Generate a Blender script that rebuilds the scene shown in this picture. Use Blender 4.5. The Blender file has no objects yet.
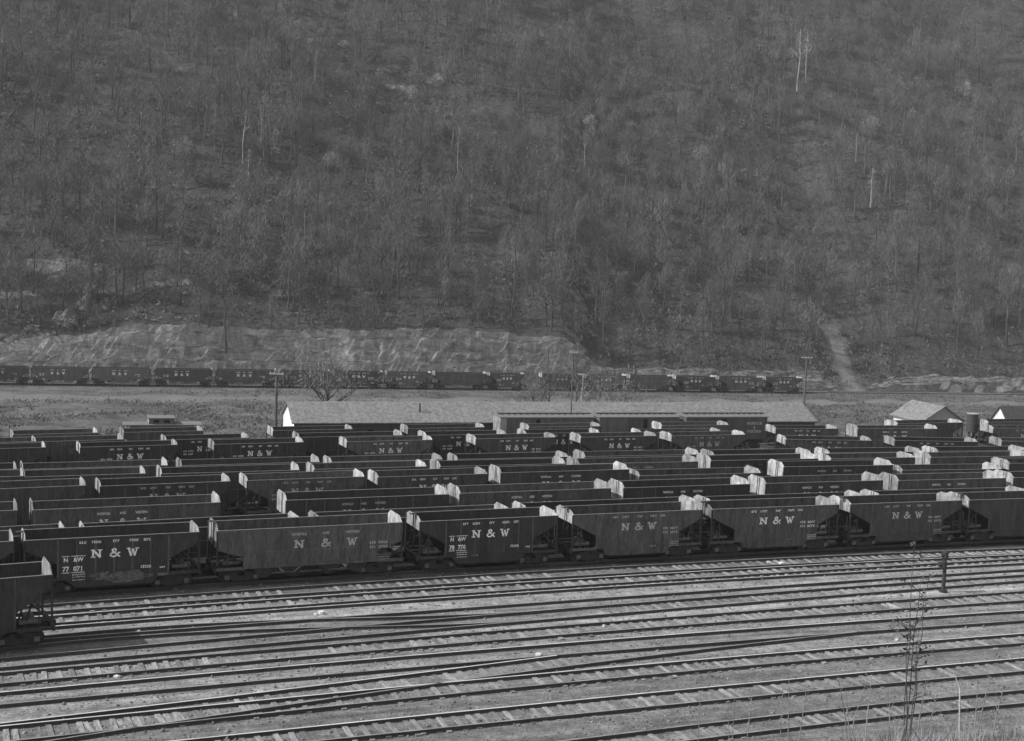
import bpy, math, random
import numpy as np
from mathutils import Vector, Matrix, noise

random.seed(7)
rng = np.random.default_rng(7)
C = bpy.context.scene.collection
scene = bpy.context.scene
R = math.radians

# ------------------------------------------------------------------ camera model
HAZE = .00017
CAMZ, FPX, PITCH, ROLL = 21.5, 1330.0, math.atan(120.5 / 1330), R(2.25)
cp, sp = math.cos(PITCH), math.sin(PITCH)
cr, sr = math.cos(ROLL), math.sin(ROLL)

def ray(px, py):
    u, v = (px - 512) / FPX, (py - 370.5) / FPX
    dx = u * cr + v * sr
    dv = -u * sr + v * cr
    return np.array([dx, cp - dv * sp, -sp - dv * cp])

def at_z(px, py, z):
    d = ray(px, py)
    return np.array([0, 0, CAMZ]) + d * ((z - CAMZ) / d[2])

def at_y(px, py, Y):
    d = ray(px, py)
    return np.array([0, 0, CAMZ]) + d * (Y / d[1])

def proj(p):
    x, y, z = p[0], p[1], p[2] - CAMZ
    dep = y * cp - z * sp
    u, v = x / dep, -(y * sp + z * cp) / dep
    return 512 + FPX * (u * cr - v * sr), 370.5 + FPX * (u * sr + v * cr)

# ------------------------------------------------------------------ terrain
def sstep(a, b, x):
    t = min(1, max(0, (x - a) / (b - a)))
    return t * t * (3 - 2 * t)

TILT = .33
def uu(X, Y): return Y - TILT * X
def far_Y(X): return 292.0 + .29 * X
def bench_z(X):
    return FAR_A + FAR_B * max(-190, min(190, X))
_p = []
for _x, _y in ((30, 384.5), (300, 387.8), (520, 390.5), (800, 392.8)):
    _d = ray(_x, _y); _k = 292.0 / (_d[1] - .29 * _d[0]); _p.append((_d[0] * _k, CAMZ + _d[2] * _k))
FAR_B, FAR_A = [float(v) for v in np.polyfit([p[0] for p in _p], [p[1] for p in _p], 1)]

def rail_z(X, Y):
    """height of the rail tops: the yard is level, then the valley floor falls away towards the hill"""
    u = uu(X, Y)
    t = u - 104
    z = -.05 * (t if t > 40 else 6 * math.log1p(math.exp(t / 6)))
    if u > 200:
        k = sstep(200, 284, u)
        z = z * (1 - k) + bench_z(X) * k
    return z

def bench_edge(X):
    return 299.5 - .04 * X + 1.2 * noise.noise(Vector((X * .03, 3.1, 0))) + .55 * noise.fractal(Vector((X * .17, 7.7, 0)), 1, 2, 4)

def cliff_h(X):
    h = 7.8 * (1 - sstep(10, 22, X)) + 3.4 * (1 - sstep(72, 84, X)) + 1.0
    h += 2.6 * sstep(84, 100, X)
    h *= .78 + .22 * sstep(-94, -78, X)
    h += .9 * noise.noise(Vector((X * .05, 9.2, 1))) + .7 * noise.noise(Vector((X * .3, 9.2, 1)))
    return max(.8, h)

def terrain(X, Y):
    e = bench_edge(X); u = uu(X, Y)
    if u <= e:
        return rail_z(X, Y) - .18
    d = u - e
    zb = bench_z(X) - .14
    hc = cliff_h(X)
    w = 3.6
    t = min(1, d / w)
    jag = .10 * noise.noise(Vector((X * .12, 2, 0)))
    jg = .05 * noise.noise(Vector((X * .5, 5, 0)))
    face = hc * (.18 * sstep(0.0, .12, t) + .24 * sstep(.16 + jag, .26 + jag, t) + .20 * sstep(.36 + jg, .46 + jg, t) + .24 * sstep(.54 + jag, .64 + jag, t) + .14 * sstep(.76 + jg, .84 + jg, t))
    z = zb + face
    if d > w:
        dd = d - w
        z += dd * .60 + .00040 * dd * dd
        n1 = noise.fractal(Vector((X * .012, Y * .014, 4)), 1.0, 2.0, 3)
        n2 = noise.fractal(Vector((X * .06, Y * .06, 7)), 1.0, 2.0, 3)
        z += n1 * 6 * sstep(0, 60, dd) + n2 * .9 * sstep(0, 8, dd)
        L = 1 - sstep(-60, 10, X)
        z += 1.0 * L * sstep(11, 13, dd + 3 * n2) + 2.4 * (1 - sstep(-96, -82, X)) * sstep(17, 19, dd + 4 * n2)
    else:
        z += .5 * noise.noise(Vector((X * .3, d * .9, z * .5)))
    return z

def bank(X, Y):
    """the grassy near slope the photograph was taken from"""
    z = 19.3 - .385 * Y
    z += 2.4 * sstep(.07, .31, X / max(4, Y)) * sstep(5, 12, Y) * (1 - sstep(18, 34, Y))
    z += .10 * noise.noise(Vector((X * .9, Y * .9, 0)))
    return max(z, -.6)

# ------------------------------------------------------------------ materials
MATS = {}
def mat(name, base, rough=.8, var=.35, scale=2.0, stretch=(1, 1, 1), metal=0.0, rnd=0.0, spec=.3, fine=0.0, bump=0.0):
    m = bpy.data.materials.new(name); m.use_nodes = True
    nt = m.node_tree; N = nt.nodes; Lk = nt.links
    b = N['Principled BSDF']
    b.inputs['Roughness'].default_value = rough
    b.inputs['Metallic'].default_value = metal
    b.inputs['Specular IOR Level'].default_value = spec
    tc = N.new('ShaderNodeTexCoord'); mp = N.new('ShaderNodeMapping')
    mp.inputs['Scale'].default_value = stretch
    Lk.new(tc.outputs['Object'], mp.inputs['Vector'])
    oi = N.new('ShaderNodeObjectInfo')
    addv = N.new('ShaderNodeVectorMath'); addv.operation = 'MULTIPLY_ADD'
    cb = N.new('ShaderNodeCombineXYZ')
    for i in range(3): Lk.new(oi.outputs['Random'], cb.inputs[i])
    Lk.new(cb.outputs[0], addv.inputs[0]); addv.inputs[1].default_value = (37, 61, 23)
    Lk.new(mp.outputs[0], addv.inputs[2])
    nz = N.new('ShaderNodeTexNoise'); nz.inputs['Scale'].default_value = scale
    nz.inputs['Detail'].default_value = 6; nz.inputs['Roughness'].default_value = .65
    Lk.new(addv.outputs[0], nz.inputs['Vector'])
    mr = N.new('ShaderNodeMapRange'); mr.inputs['From Min'].default_value = .3; mr.inputs['From Max'].default_value = .7
    mr.inputs['To Min'].default_value = 1 - var; mr.inputs['To Max'].default_value = 1 + var
    Lk.new(nz.outputs['Fac'], mr.inputs['Value'])
    val = mr.outputs[0]
    if fine:
        n2 = N.new('ShaderNodeTexNoise'); n2.inputs['Scale'].default_value = fine; n2.inputs['Detail'].default_value = 3
        Lk.new(addv.outputs[0], n2.inputs['Vector'])
        m2 = N.new('ShaderNodeMapRange'); m2.inputs['From Min'].default_value = .3; m2.inputs['From Max'].default_value = .7
        m2.inputs['To Min'].default_value = .7; m2.inputs['To Max'].default_value = 1.3
        Lk.new(n2.outputs['Fac'], m2.inputs['Value'])
        mm = N.new('ShaderNodeMath'); mm.operation = 'MULTIPLY'
        Lk.new(val, mm.inputs[0]); Lk.new(m2.outputs[0], mm.inputs[1]); val = mm.outputs[0]
        if bump:
            bp = N.new('ShaderNodeBump'); bp.inputs['Strength'].default_value = bump; bp.inputs['Distance'].default_value = .1
            Lk.new(n2.outputs['Fac'], bp.inputs['Height']); Lk.new(bp.outputs[0], b.inputs['Normal'])
    if rnd:
        m3 = N.new('ShaderNodeMapRange'); m3.inputs['To Min'].default_value = 1 - rnd; m3.inputs['To Max'].default_value = 1 + rnd
        Lk.new(oi.outputs['Random'], m3.inputs['Value'])
        mm = N.new('ShaderNodeMath'); mm.operation = 'MULTIPLY'
        Lk.new(val, mm.inputs[0]); Lk.new(m3.outputs[0], mm.inputs[1]); val = mm.outputs[0]
    ml = N.new('ShaderNodeMath'); ml.operation = 'MULTIPLY'; ml.inputs[1].default_value = base; ml.use_clamp = True
    Lk.new(val, ml.inputs[0])
    Lk.new(ml.outputs[0], b.inputs['Base Color'])
    MATS[name] = m
    return m

CAR = mat('black_car_paint', .040, .62, .35, 1.2, (1.6, 1, .35), rnd=.15, fine=6)
CARF = mat('faded_car_paint', .062, .7, .45, 1.2, (1.6, 1, .35), rnd=.2, fine=14)
CARG = mat('dusty_car_paint', .085, .75, .45, 1.2, (1.6, 1, .35), rnd=.25, fine=6)
RIBP = mat('paler_rib_paint', .088, .7, .5, 1.5, (1, 1, .5), rnd=.3)  # ribs paler than the side sheets so they stand out
INNER = mat('hopper_plate', .05, .7, .3, 1.5)
ENDW = mat('sunlit_end_plate', .31, .6, .62, 1.3, (1, 1.2, .6), rnd=.28, fine=5)  # dark car ends toned pale: direct sun put into the colour, dirt mottling too
IRON = mat('dark_iron', .040, .7, .4, 4)
JOURNAL = mat('oily_journal_metal', .16, .5, .4, 6)
EDGE = mat('worn_steel_edge', .22, .45, .3, 3)
WHITE = mat('white_lettering', .85, .7, .35, 4, fine=7)
WHITEF = mat('faded_white_lettering', .48, .8, .3, 5)
WHITED = mat('dim_grey_lettering', .16, .8, .3, 5)
CHALK = mat('chalky_stain', .13, .9, .6, 3, fine=9)
RAILSIDE = mat('rusty_rail_side', .07, .85, .3, 5)
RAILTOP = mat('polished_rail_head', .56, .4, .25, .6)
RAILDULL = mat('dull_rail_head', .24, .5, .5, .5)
TIE = mat('weathered_sleeper', .215, .9, .5, 3, (3, .6, 1), rnd=.42)
ROOF = mat('pale_sheet_roof', .19, .8, .10, .5, (1, 1, 1), fine=2.2)
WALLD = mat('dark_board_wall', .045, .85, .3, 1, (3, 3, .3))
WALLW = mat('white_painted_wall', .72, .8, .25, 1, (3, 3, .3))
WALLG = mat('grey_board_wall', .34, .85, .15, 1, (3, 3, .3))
BOXC = mat('boxcar_paint', .115, .75, .3, 1, (2, 1, .3), rnd=.2)
TRIM = mat('pale_roof_edge', .17, .7, .15, 2)
DARK = mat('dark_opening', .008, .9, .1, 1)
WOOD = mat('weathered_pole_wood', .10, .9, .3, 2, (4, 4, .4))
ROCK = mat('pale_rock', .20, .95, .35, .35, (1, 1, 1.6), fine=1.2, bump=.8)
BARK = mat('grey_bark', .07, .95, .5, 2, (3, 3, .5))
BARKPALE = mat('pale_bark', .36, .9, .5, 1, (3, 3, .5))
BARKDARK = mat('dark_bark', .030, .95, .3, 2)
TWIG = mat('grey_twigs', .135, .95, .35, .5, rnd=.4)
TWIGMID = mat('pale_twigs', .22, .95, .3, .5, rnd=.3)
TWIGPALE = mat('pale_blossom', .33, .95, .3, .5, rnd=.3)
GRASS = mat('dry_grass', .22, .9, .5, 1.2)
PLANT = mat('young_plant_leaf', .07, .8, .4, 3)
PAPER = mat('white_scrap', .6, .8, .1, 3)
TANK = mat('dark_tank_staves', .06, .8, .3, 2, (4, 4, .3))

# ground of the yard: cinders and pale ballast in bands along the tracks, shade under the cars painted dark
def ground_mat():
    m = bpy.data.materials.new('cinder_ballast'); m.use_nodes = True
    nt = m.node_tree; N = nt.nodes; Lk = nt.links
    b = N['Principled BSDF']; b.inputs['Roughness'].default_value = .95; b.inputs['Specular IOR Level'].default_value = .1
    tc = N.new('ShaderNodeTexCoord')
    sx = N.new('ShaderNodeSeparateXYZ'); Lk.new(tc.outputs['Object'], sx.inputs[0])
    def math_(op, a, b_=None, clamp=False):
        n = N.new('ShaderNodeMath'); n.operation = op; n.use_clamp = clamp
        for i, v in enumerate((a, b_)):
            if v is None: continue
            if isinstance(v, (int, float)): n.inputs[i].default_value = v
            else: Lk.new(v, n.inputs[i])
        return n.outputs[0]
    X, Y = sx.outputs['X'], sx.outputs['Y']
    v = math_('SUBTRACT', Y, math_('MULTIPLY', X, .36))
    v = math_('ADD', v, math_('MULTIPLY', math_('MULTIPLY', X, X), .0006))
    cv = N.new('ShaderNodeCombineXYZ')
    Lk.new(math_('MULTIPLY', X, .05), cv.inputs[0]); Lk.new(v, cv.inputs[1])
    def nz(vec, s, d=5, r=.6):
        n = N.new('ShaderNodeTexNoise'); n.inputs['Scale'].default_value = s; n.inputs['Detail'].default_value = d; n.inputs['Roughness'].default_value = r
        Lk.new(vec, n.inputs['Vector']); return n.outputs['Fac']
    def mr(val, a, b_, c, d):
        n = N.new('ShaderNodeMapRange'); n.inputs['From Min'].default_value = a; n.inputs['From Max'].default_value = b_
        n.inputs['To Min'].default_value = c; n.inputs['To Max'].default_value = d; Lk.new(val, n.inputs['Value']); return n.outputs[0]
    streak = mr(nz(cv.outputs[0], 1.1, 6, .75), .33, .67, .55, 1.4)
    wob = mr(nz(tc.outputs['Object'], .12, 4), .3, .7, -.5, .5)
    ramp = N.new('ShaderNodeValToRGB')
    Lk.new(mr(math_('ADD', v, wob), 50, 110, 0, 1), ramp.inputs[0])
    stops = [(50, .15), (61, .155), (64, .16), (66.5, .19), (69, .215), (70.5, .17), (72, .225), (73.6, .20), (75, .18), (76.5, .135), (78, .18), (79.3, .22), (81.0, .26), (82.4, .235), (83.8, .17), (86, .14), (88.6, .11), (89.6, .05), (91, .022), (110, .022)]  # darkest stops: coal-blackened ground, deepened to stand for the shade under the cars
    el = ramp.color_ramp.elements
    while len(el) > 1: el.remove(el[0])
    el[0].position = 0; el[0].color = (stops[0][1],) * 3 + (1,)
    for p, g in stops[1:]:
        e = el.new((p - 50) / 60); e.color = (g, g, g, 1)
    blotch = mr(nz(tc.outputs['Object'], .45, 6, .7), .3, .7, .78, 1.22)
    fine = math_('MULTIPLY', mr(nz(tc.outputs['Object'], 5.5, 6, .85), .34, .66, .5, 1.55), mr(nz(tc.outputs['Object'], 1.3, 5, .8), .36, .64, .68, 1.28))
    # beyond the yard: rough ground with weeds
    far = mr(v, 138, 150, 0, 1)
    rough = math_('MULTIPLY', mr(nz(tc.outputs['Object'], .16, 8, .8), .34, .66, .045, .17), mr(nz(tc.outputs['Object'], 1.6, 5, .8), .3, .7, .6, 1.4))
    road_v = math_('ABSOLUTE', math_('SUBTRACT', math_('ADD', Y, math_('MULTIPLY', X, -.30)), 272))
    road = mr(math_('ADD', road_v, mr(nz(tc.outputs['Object'], .2, 3), .3, .7, -1.5, 1.5)), 2.5, 6.5, 1, 0)
    mixr = N.new('ShaderNodeMix'); Lk.new(road, mixr.inputs[0]); Lk.new(rough, mixr.inputs[2]); mixr.inputs[3].default_value = .16
    P0, P1 = at_z(640, 614.5, -.18), at_z(960, 591, -.18)
    ml = (P1[1] - P0[1]) / (P1[0] - P0[0])
    wk = math_('ABSOLUTE', math_('SUBTRACT', Y, math_('ADD', math_('MULTIPLY', X, ml), P0[1] - ml * P0[0])))
    walk = math_('MULTIPLY', mr(math_('ADD', wk, wob), .35, 1.2, 1, 0), mr(X, -6, 6, 0, 1))
    mxw = N.new('ShaderNodeMix'); Lk.new(walk, mxw.inputs[0]); Lk.new(ramp.outputs[0], mxw.inputs[2]); mxw.inputs[3].default_value = .33
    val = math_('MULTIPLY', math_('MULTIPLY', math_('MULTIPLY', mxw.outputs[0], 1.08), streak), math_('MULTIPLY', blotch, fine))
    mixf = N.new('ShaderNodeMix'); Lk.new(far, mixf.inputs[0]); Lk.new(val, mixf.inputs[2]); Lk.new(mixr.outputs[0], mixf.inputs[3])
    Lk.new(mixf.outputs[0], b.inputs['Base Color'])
    bp = N.new('ShaderNodeBump'); bp.inputs['Strength'].default_value = .5; bp.inputs['Distance'].default_value = .08
    Lk.new(nz(tc.outputs['Object'], 7, 4, .7), bp.inputs['Height']); Lk.new(bp.outputs[0], b.inputs['Normal'])
    return m
GROUND = ground_mat()

def hill_at(px, py):
    """where the sight line through a point of the hillside meets the slope"""
    d = ray(px, py); lo = None
    Y = 250.0
    while Y < 760:
        p = np.array([0, 0, CAMZ]) + d * (Y / d[1])
        if terrain(p[0], p[1]) >= p[2]: return (float(p[0]), float(p[1]), float(p[2]))
        Y += 1.5
    return None

SCAR = (hill_at(846, 380), hill_at(833, 338))
def hill_mat():
    m = bpy.data.materials.new('hillside_soil_and_rock'); m.use_nodes = True
    nt = m.node_tree; N = nt.nodes; Lk = nt.links
    b = N['Principled BSDF']; b.inputs['Roughness'].default_value = 1; b.inputs['Specular IOR Level'].default_value = .05
    tc = N.new('ShaderNodeTexCoord'); geo = N.new('ShaderNodeNewGeometry')
    sx = N.new('ShaderNodeSeparateXYZ'); Lk.new(tc.outputs['Object'], sx.inputs[0])
    sn = N.new('ShaderNodeSeparateXYZ'); Lk.new(geo.outputs['True Normal'], sn.inputs[0])
    def math_(op, a, b_=None):
        n = N.new('ShaderNodeMath'); n.operation = op
        for i, v in enumerate((a, b_)):
            if v is None: continue
            if isinstance(v, (int, float)): n.inputs[i].default_value = v
            else: Lk.new(v, n.inputs[i])
        return n.outputs[0]
    def nz(s, d=5, r=.6, st=(1, 1, 1), dist=0.0):
        mp = N.new('ShaderNodeMapping'); mp.inputs['Scale'].default_value = st; Lk.new(tc.outputs['Object'], mp.inputs[0])
        n = N.new('ShaderNodeTexNoise'); n.inputs['Scale'].default_value = s; n.inputs['Detail'].default_value = d; n.inputs['Roughness'].default_value = r; n.inputs['Distortion'].default_value = dist
        Lk.new(mp.outputs[0], n.inputs['Vector']); return n.outputs['Fac']
    def mr(val, a, b_, c, d):
        n = N.new('ShaderNodeMapRange'); n.inputs['From Min'].default_value = a; n.inputs['From Max'].default_value = b_
        n.inputs['To Min'].default_value = c; n.inputs['To Max'].default_value = d; Lk.new(val, n.inputs['Value']); return n.outputs[0]
    soil = math_('MULTIPLY', mr(nz(.035, 8, .7), .32, .68, .045, .09), mr(nz(.9, 5, .75), .3, .7, .6, 1.4))
    strata = mr(nz(.22, 9, .78, (.45, .45, 1.7), 1.6), .34, .66, .42, 1.5)
    streak = mr(nz(.45, 8, .75, (1, 1, .35), 2.2), .34, .66, .62, 1.4)
    rock = math_('MULTIPLY', math_('MULTIPLY', strata, streak), .27)
    steep = mr(math_('ADD', sn.outputs['Z'], mr(nz(.15, 6, .7), .3, .7, -.2, .2)), .66, .50, 0, 1)
    # bare earth scar running down the slope on the right
    cx = math_('SUBTRACT', sx.outputs['X'], math_('MULTIPLY', math_('SUBTRACT', sx.outputs['Y'], SCAR[0][1]), (SCAR[1][0] - SCAR[0][0]) / (SCAR[1][1] - SCAR[0][1])))
    scar = math_('MULTIPLY', mr(math_('ADD', math_('ABSOLUTE', math_('SUBTRACT', cx, SCAR[0][0])), mr(nz(.2, 5), .3, .7, -2.0, 2.0)), 1.4, 3.8, 1, 0),
                 mr(sx.outputs['Y'], SCAR[1][1] + 1, SCAR[1][1] + 8, 1, 0))
    mx = N.new('ShaderNodeMix'); Lk.new(steep, mx.inputs[0]); Lk.new(soil, mx.inputs[2]); Lk.new(rock, mx.inputs[3])
    m2 = N.new('ShaderNodeMix'); Lk.new(math_('MULTIPLY', scar, .85), m2.inputs[0]); Lk.new(mx.outputs[0], m2.inputs[2]); m2.inputs[3].default_value = .22
    Lk.new(m2.outputs[0], b.inputs['Base Color'])
    bp = N.new('ShaderNodeBump'); bp.inputs['Strength'].default_value = .9; bp.inputs['Distance'].default_value = .8
    Lk.new(nz(.5, 8, .75), bp.inputs['Height']); Lk.new(bp.outputs[0], b.inputs['Normal'])
    return m
HILL = hill_mat()

# ------------------------------------------------------------------ mesh helpers
class MB:
    def __init__(s): s.v = []; s.f = []; s.m = []
    def add(s, vs, fs, mi=0):
        o = len(s.v); s.v += [tuple(v) for v in vs]; s.f += [tuple(i + o for i in f) for f in fs]; s.m += [mi] * len(fs)
    def box(s, x0, x1, y0, y1, z0, z1, mi=0):
        s.add([(x0, y0, z0), (x1, y0, z0), (x1, y1, z0), (x0, y1, z0), (x0, y0, z1), (x1, y0, z1), (x1, y1, z1), (x0, y1, z1)],
              [(3, 2, 1, 0), (4, 5, 6, 7), (0, 1, 5, 4), (1, 2, 6, 5), (2, 3, 7, 6), (3, 0, 4, 7)], mi)
    def prism(s, poly, a, b, axis='y', mi=0):
        """poly of 2-D points extruded along an axis from a to b"""
        n = len(poly)
        if axis == 'y': P = lambda p, t: (p[0], t, p[1])
        elif axis == 'x': P = lambda p, t: (t, p[0], p[1])
        else: P = lambda p, t: (p[0], p[1], t)
        vs = [P(p, a) for p in poly] + [P(p, b) for p in poly]
        fs = [tuple(range(n)), tuple(range(2 * n - 1, n - 1, -1))] + [((i + 1) % n, i, n + i, n + (i + 1) % n) for i in range(n)]
        s.add(vs, fs, mi)
    def bar(s, p, q, w, h=None, mi=0):
        p, q = Vector(p), Vector(q); h = h or w
        d = (q - p).normalized(); up = Vector((0, 0, 1)) if abs(d.z) < .95 else Vector((1, 0, 0))
        a = d.cross(up).normalized() * w / 2; c = a.cross(d).normalized() * h / 2
        vs = [p - a - c, p + a - c, p + a + c, p - a + c, q - a - c, q + a - c, q + a + c, q - a + c]
        s.add(vs, [(0, 1, 2, 3), (7, 6, 5, 4), (0, 4, 5, 1), (1, 5, 6, 2), (2, 6, 7, 3), (3, 7, 4, 0)], mi)
    def tube(s, pts, rad, n=6, mi=0):
        rings = []
        for i, p in enumerate(pts):
            p = Vector(p); a = Vector(pts[max(0, i - 1)]); b = Vector(pts[min(len(pts) - 1, i + 1)])
            d = (b - a).normalized(); up = Vector((0, 0, 1)) if abs(d.z) < .9 else Vector((1, 0, 0))
            u = d.cross(up).normalized(); w = u.cross(d)
            r = rad[i] if isinstance(rad, (list, tuple)) else rad
            rings.append([p + (u * math.cos(2 * math.pi * k / n) + w * math.sin(2 * math.pi * k / n)) * r for k in range(n)])
        vs = [v for r_ in rings for v in r_]; fs = []
        for i in range(len(rings) - 1):
            for k in range(n):
                fs.append((i * n + k, i * n + (k + 1) % n, (i + 1) * n + (k + 1) % n, (i + 1) * n + k))
        fs.append(tuple(range(n - 1, -1, -1))); fs.append(tuple((len(rings) - 1) * n + k for k in range(n)))
        s.add(vs, fs, mi)
    def disc(s, c, r, t, axis='y', n=16, mi=0):
        c = Vector(c); d = {'y': Vector((0, t / 2, 0)), 'x': Vector((t / 2, 0, 0)), 'z': Vector((0, 0, t / 2))}[axis]
        s.tube([c - d, c + d], r, n, mi)
    def mesh(s, name, mats):
        me = bpy.data.meshes.new(name); me.from_pydata(s.v, [], s.f)
        for m in (mats if isinstance(mats, (list, tuple)) else [mats]): me.materials.append(m)
        if any(s.m): me.polygons.foreach_set('material_index', s.m)
        me.update(); return me
    def build(s, name, mats, parent=None):
        return link(name, s.mesh(name, mats), parent)

def link(name, me, parent=None):
    o = bpy.data.objects.new(name, me); C.objects.link(o)
    if parent is not None: o.parent = parent
    return o

def tag(o, label=None, cat=None, group=None, kind=None):
    if label: o['label'] = label
    if cat: o['category'] = cat
    if group: o['group'] = group
    if kind: o['kind'] = kind
    return o

def empty(name, loc=(0, 0, 0), rz=0):
    o = bpy.data.objects.new(name, None); C.objects.link(o)
    o.location = loc; o.rotation_euler = (0, 0, rz); o.empty_display_size = .3
    return o

def fast_mesh(name, verts, faces, m, n=3):
    me = bpy.data.meshes.new(name)
    nv, nf = len(verts), len(faces)
    me.vertices.add(nv); me.vertices.foreach_set('co', np.asarray(verts, dtype=np.float32).ravel())
    me.loops.add(nf * n); me.loops.foreach_set('vertex_index', np.asarray(faces, dtype=np.int32).ravel())
    me.polygons.add(nf); me.polygons.foreach_set('loop_start', np.arange(0, nf * n, n, dtype=np.int32))
    for m_ in (m if isinstance(m, list) else [m]): me.materials.append(m_)
    me.update(calc_edges=True); return me

# ------------------------------------------------------------------ text
_tc = {}
def text_polys(body, size, bold=0.0):
    key = (body, size, bold)
    if key in _tc: return _tc[key]
    cu = bpy.data.curves.new('t', 'FONT'); cu.body = body; cu.size = size; cu.offset = bold; cu.resolution_u = 2
    cu.align_x = 'CENTER'
    o = bpy.data.objects.new('t', cu); C.objects.link(o)
    dg = bpy.context.evaluated_depsgraph_get(); dg.update()
    me = o.evaluated_get(dg).to_mesh()
    vs = [(v.co.x, v.co.y) for v in me.vertices]; fs = [tuple(p.vertices) for p in me.polygons]
    o.evaluated_get(dg).to_mesh_clear()
    bpy.data.objects.remove(o); bpy.data.curves.remove(cu)
    _tc[key] = (vs, fs); return vs, fs

def put_text(mb, body, x, z, size, y, sx=1.0, bold=0.0, mi=0):
    vs, fs = text_polys(body, size, bold)
    mb.add([(x + vx * sx, y, z + vz) for vx, vz in vs], fs, mi)

def stroke(mb, pts, w, y, mi=0):
    for (a, b) in zip(pts[:-1], pts[1:]):
        d = Vector((b[0] - a[0], b[1] - a[1])); L = d.length; d /= L; n = Vector((-d.y, d.x)) * w / 2
        e = d * w * .25
        y -= .0004
        mb.add([(a[0] - e.x + n.x, y, a[1] - e.y + n.y), (a[0] - e.x - n.x, y, a[1] - e.y - n.y), (b[0] + e.x - n.x, y, b[1] + e.y - n.y), (b[0] + e.x + n.x, y, b[1] + e.y + n.y)], [(0, 1, 2, 3)], mi)
    return y

def rect(mb, x0, x1, z0, z1, y, mi=0):
    mb.add([(x0, y, z0), (x1, y, z0), (x1, y, z1), (x0, y, z1)], [(0, 1, 2, 3)], mi)

def slab_N(mb, x, z, h, w, y):
    s = .21 * h
    rect(mb, x - w * .36 - s / 2, x - w * .36 + s / 2, z, z + h, y)
    rect(mb, x + w * .36 - s / 2, x + w * .36 + s / 2, z, z + h, y - .001)
    stroke(mb, [(x - w * .36, z + h * .96), (x + w * .36, z + h * .04)], s * 1.25, y - .002)
    t = .14 * h
    rect(mb, x - w * .60, x - w * .12, z, z + t, y - .004); rect(mb, x - w * .60, x - w * .2, z + h - t, z + h, y - .004)
    rect(mb, x + w * .12, x + w * .60, z + h - t, z + h, y - .004)

def slab_W(mb, x, z, h, w, y):
    s = .19 * h
    P = [(-.46, 1), (-.2, 0), (0, .8), (.2, 0), (.46, 1)]
    yy = y
    for i in range(4):
        a, b = P[i], P[i + 1]
        yy = stroke(mb, [(x + a[0] * w, z + a[1] * h * .97 + .01), (x + b[0] * w, z + b[1] * h * .97 + .01)], s * (1.15 if i % 2 == 0 else .8), yy)
    t = .14 * h
    rect(mb, x - w * .66, x - w * .24, z + h - t, z + h, y - .004); rect(mb, x + w * .24, x + w * .66, z + h - t, z + h, y - .004)
    rect(mb, x - w * .16, x + w * .16, z + h * .86 - t, z + h * .86, y - .004)

def amp(mb, x, z, h, w, y):
    K = [(.52, 0), (.18, .34), (-.2, .68), (-.24, .86), (-.06, 1), (.14, .9), (.14, .72), (-.06, .56), (-.38, .38), (-.44, .18), (-.24, .02), (.04, .04), (.3, .26), (.46, .5)]
    stroke(mb, [(x + a * w, z + b * h) for a, b in K], .19 * h, y)
    rect(mb, x + .3 * w, x + .62 * w, z + .46 * h, z + .56 * h, y - .008)

def word(mb, x, z, w, h, y, n):
    """a worn word of n small letters, too weathered to read: stems with short cross strokes"""
    st = w / n
    for i in range(n):
        a = x - w / 2 + i * st
        rect(mb, a, a + st * .34, z, z + h, y)
        k = random.random()
        if k < .6: rect(mb, a + st * .34, a + st * .74, z + h * .72, z + h, y)
        if k > .3: rect(mb, a + st * .34, a + st * .74, z, z + h * .28, y)
        if k > .7: rect(mb, a + st * .55, a + st * .74, z, z + h, y - .001)

# ------------------------------------------------------------------ hopper cars
def side_poly(E, top, kind):
    if kind == 'short':
        a, b = E - 1.72, .50
        return [(-E, top), (-E, top - .62), (-a, 1.95), (-a, 1.02), (-a + .5, .98), (-a + 1.0, b), (a - 1.0, b), (a - .5, .98), (a, 1.02), (a, 1.95), (E, top - .62), (E, top)]
    a = E - 1.5
    return [(-E, top), (-E, top - 1.25), (-a, top - 1.75), (-a, .98), (a, .98), (a, top - 1.75), (E, top - 1.25), (E, top)]

def truck_meshes():
    d = {}
    w = MB()
    for y in (-.72, .72):
        w.disc((0, y, .42), .42, .10, 'y', 18); w.disc((0, y + (.055 if y < 0 else -.055) * -1, .42), .24, .03, 'y', 12)
    w.tube([(0, -1.02, .42), (0, 1.02, .42)], .07, 8)
    d['wheelset'] = w.mesh('wheelset', IRON)
    j = MB()
    f = MB()
    for y in (-1.06, 1.06):
        p = [(-1.12, .52), (-.95, .62), (-.4, .78), (.4, .78), (.95, .62), (1.12, .52), (1.12, .36), (.9, .34), (.35, .16), (-.35, .16), (-.9, .34), (-1.12, .36)]
        f.prism(p, y - .06, y + .06)
    f.box(-.18, .18, -1.12, 1.12, .5, .72)
    d['side_frame'] = f.mesh('side_frame', IRON)
    for x in (-.84, .84):
        for y in (-1.14, 1.14): j.box(x - .13, x + .13, y - .07, y + .07, .29, .55)
    d['journal_box'] = j.mesh('journal_box', JOURNAL)
    s = MB()
    for mb_, mi in ((f, 0), (j, 1)): s.add(mb_.v, mb_.f, mi)
    for x in (-.84, .84): s.add([(v[0] + x, v[1], v[2]) for v in w.v], w.f, 0)
    d['truck'] = s.mesh('truck', [IRON, JOURNAL])
    return d
TM = truck_meshes()

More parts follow.
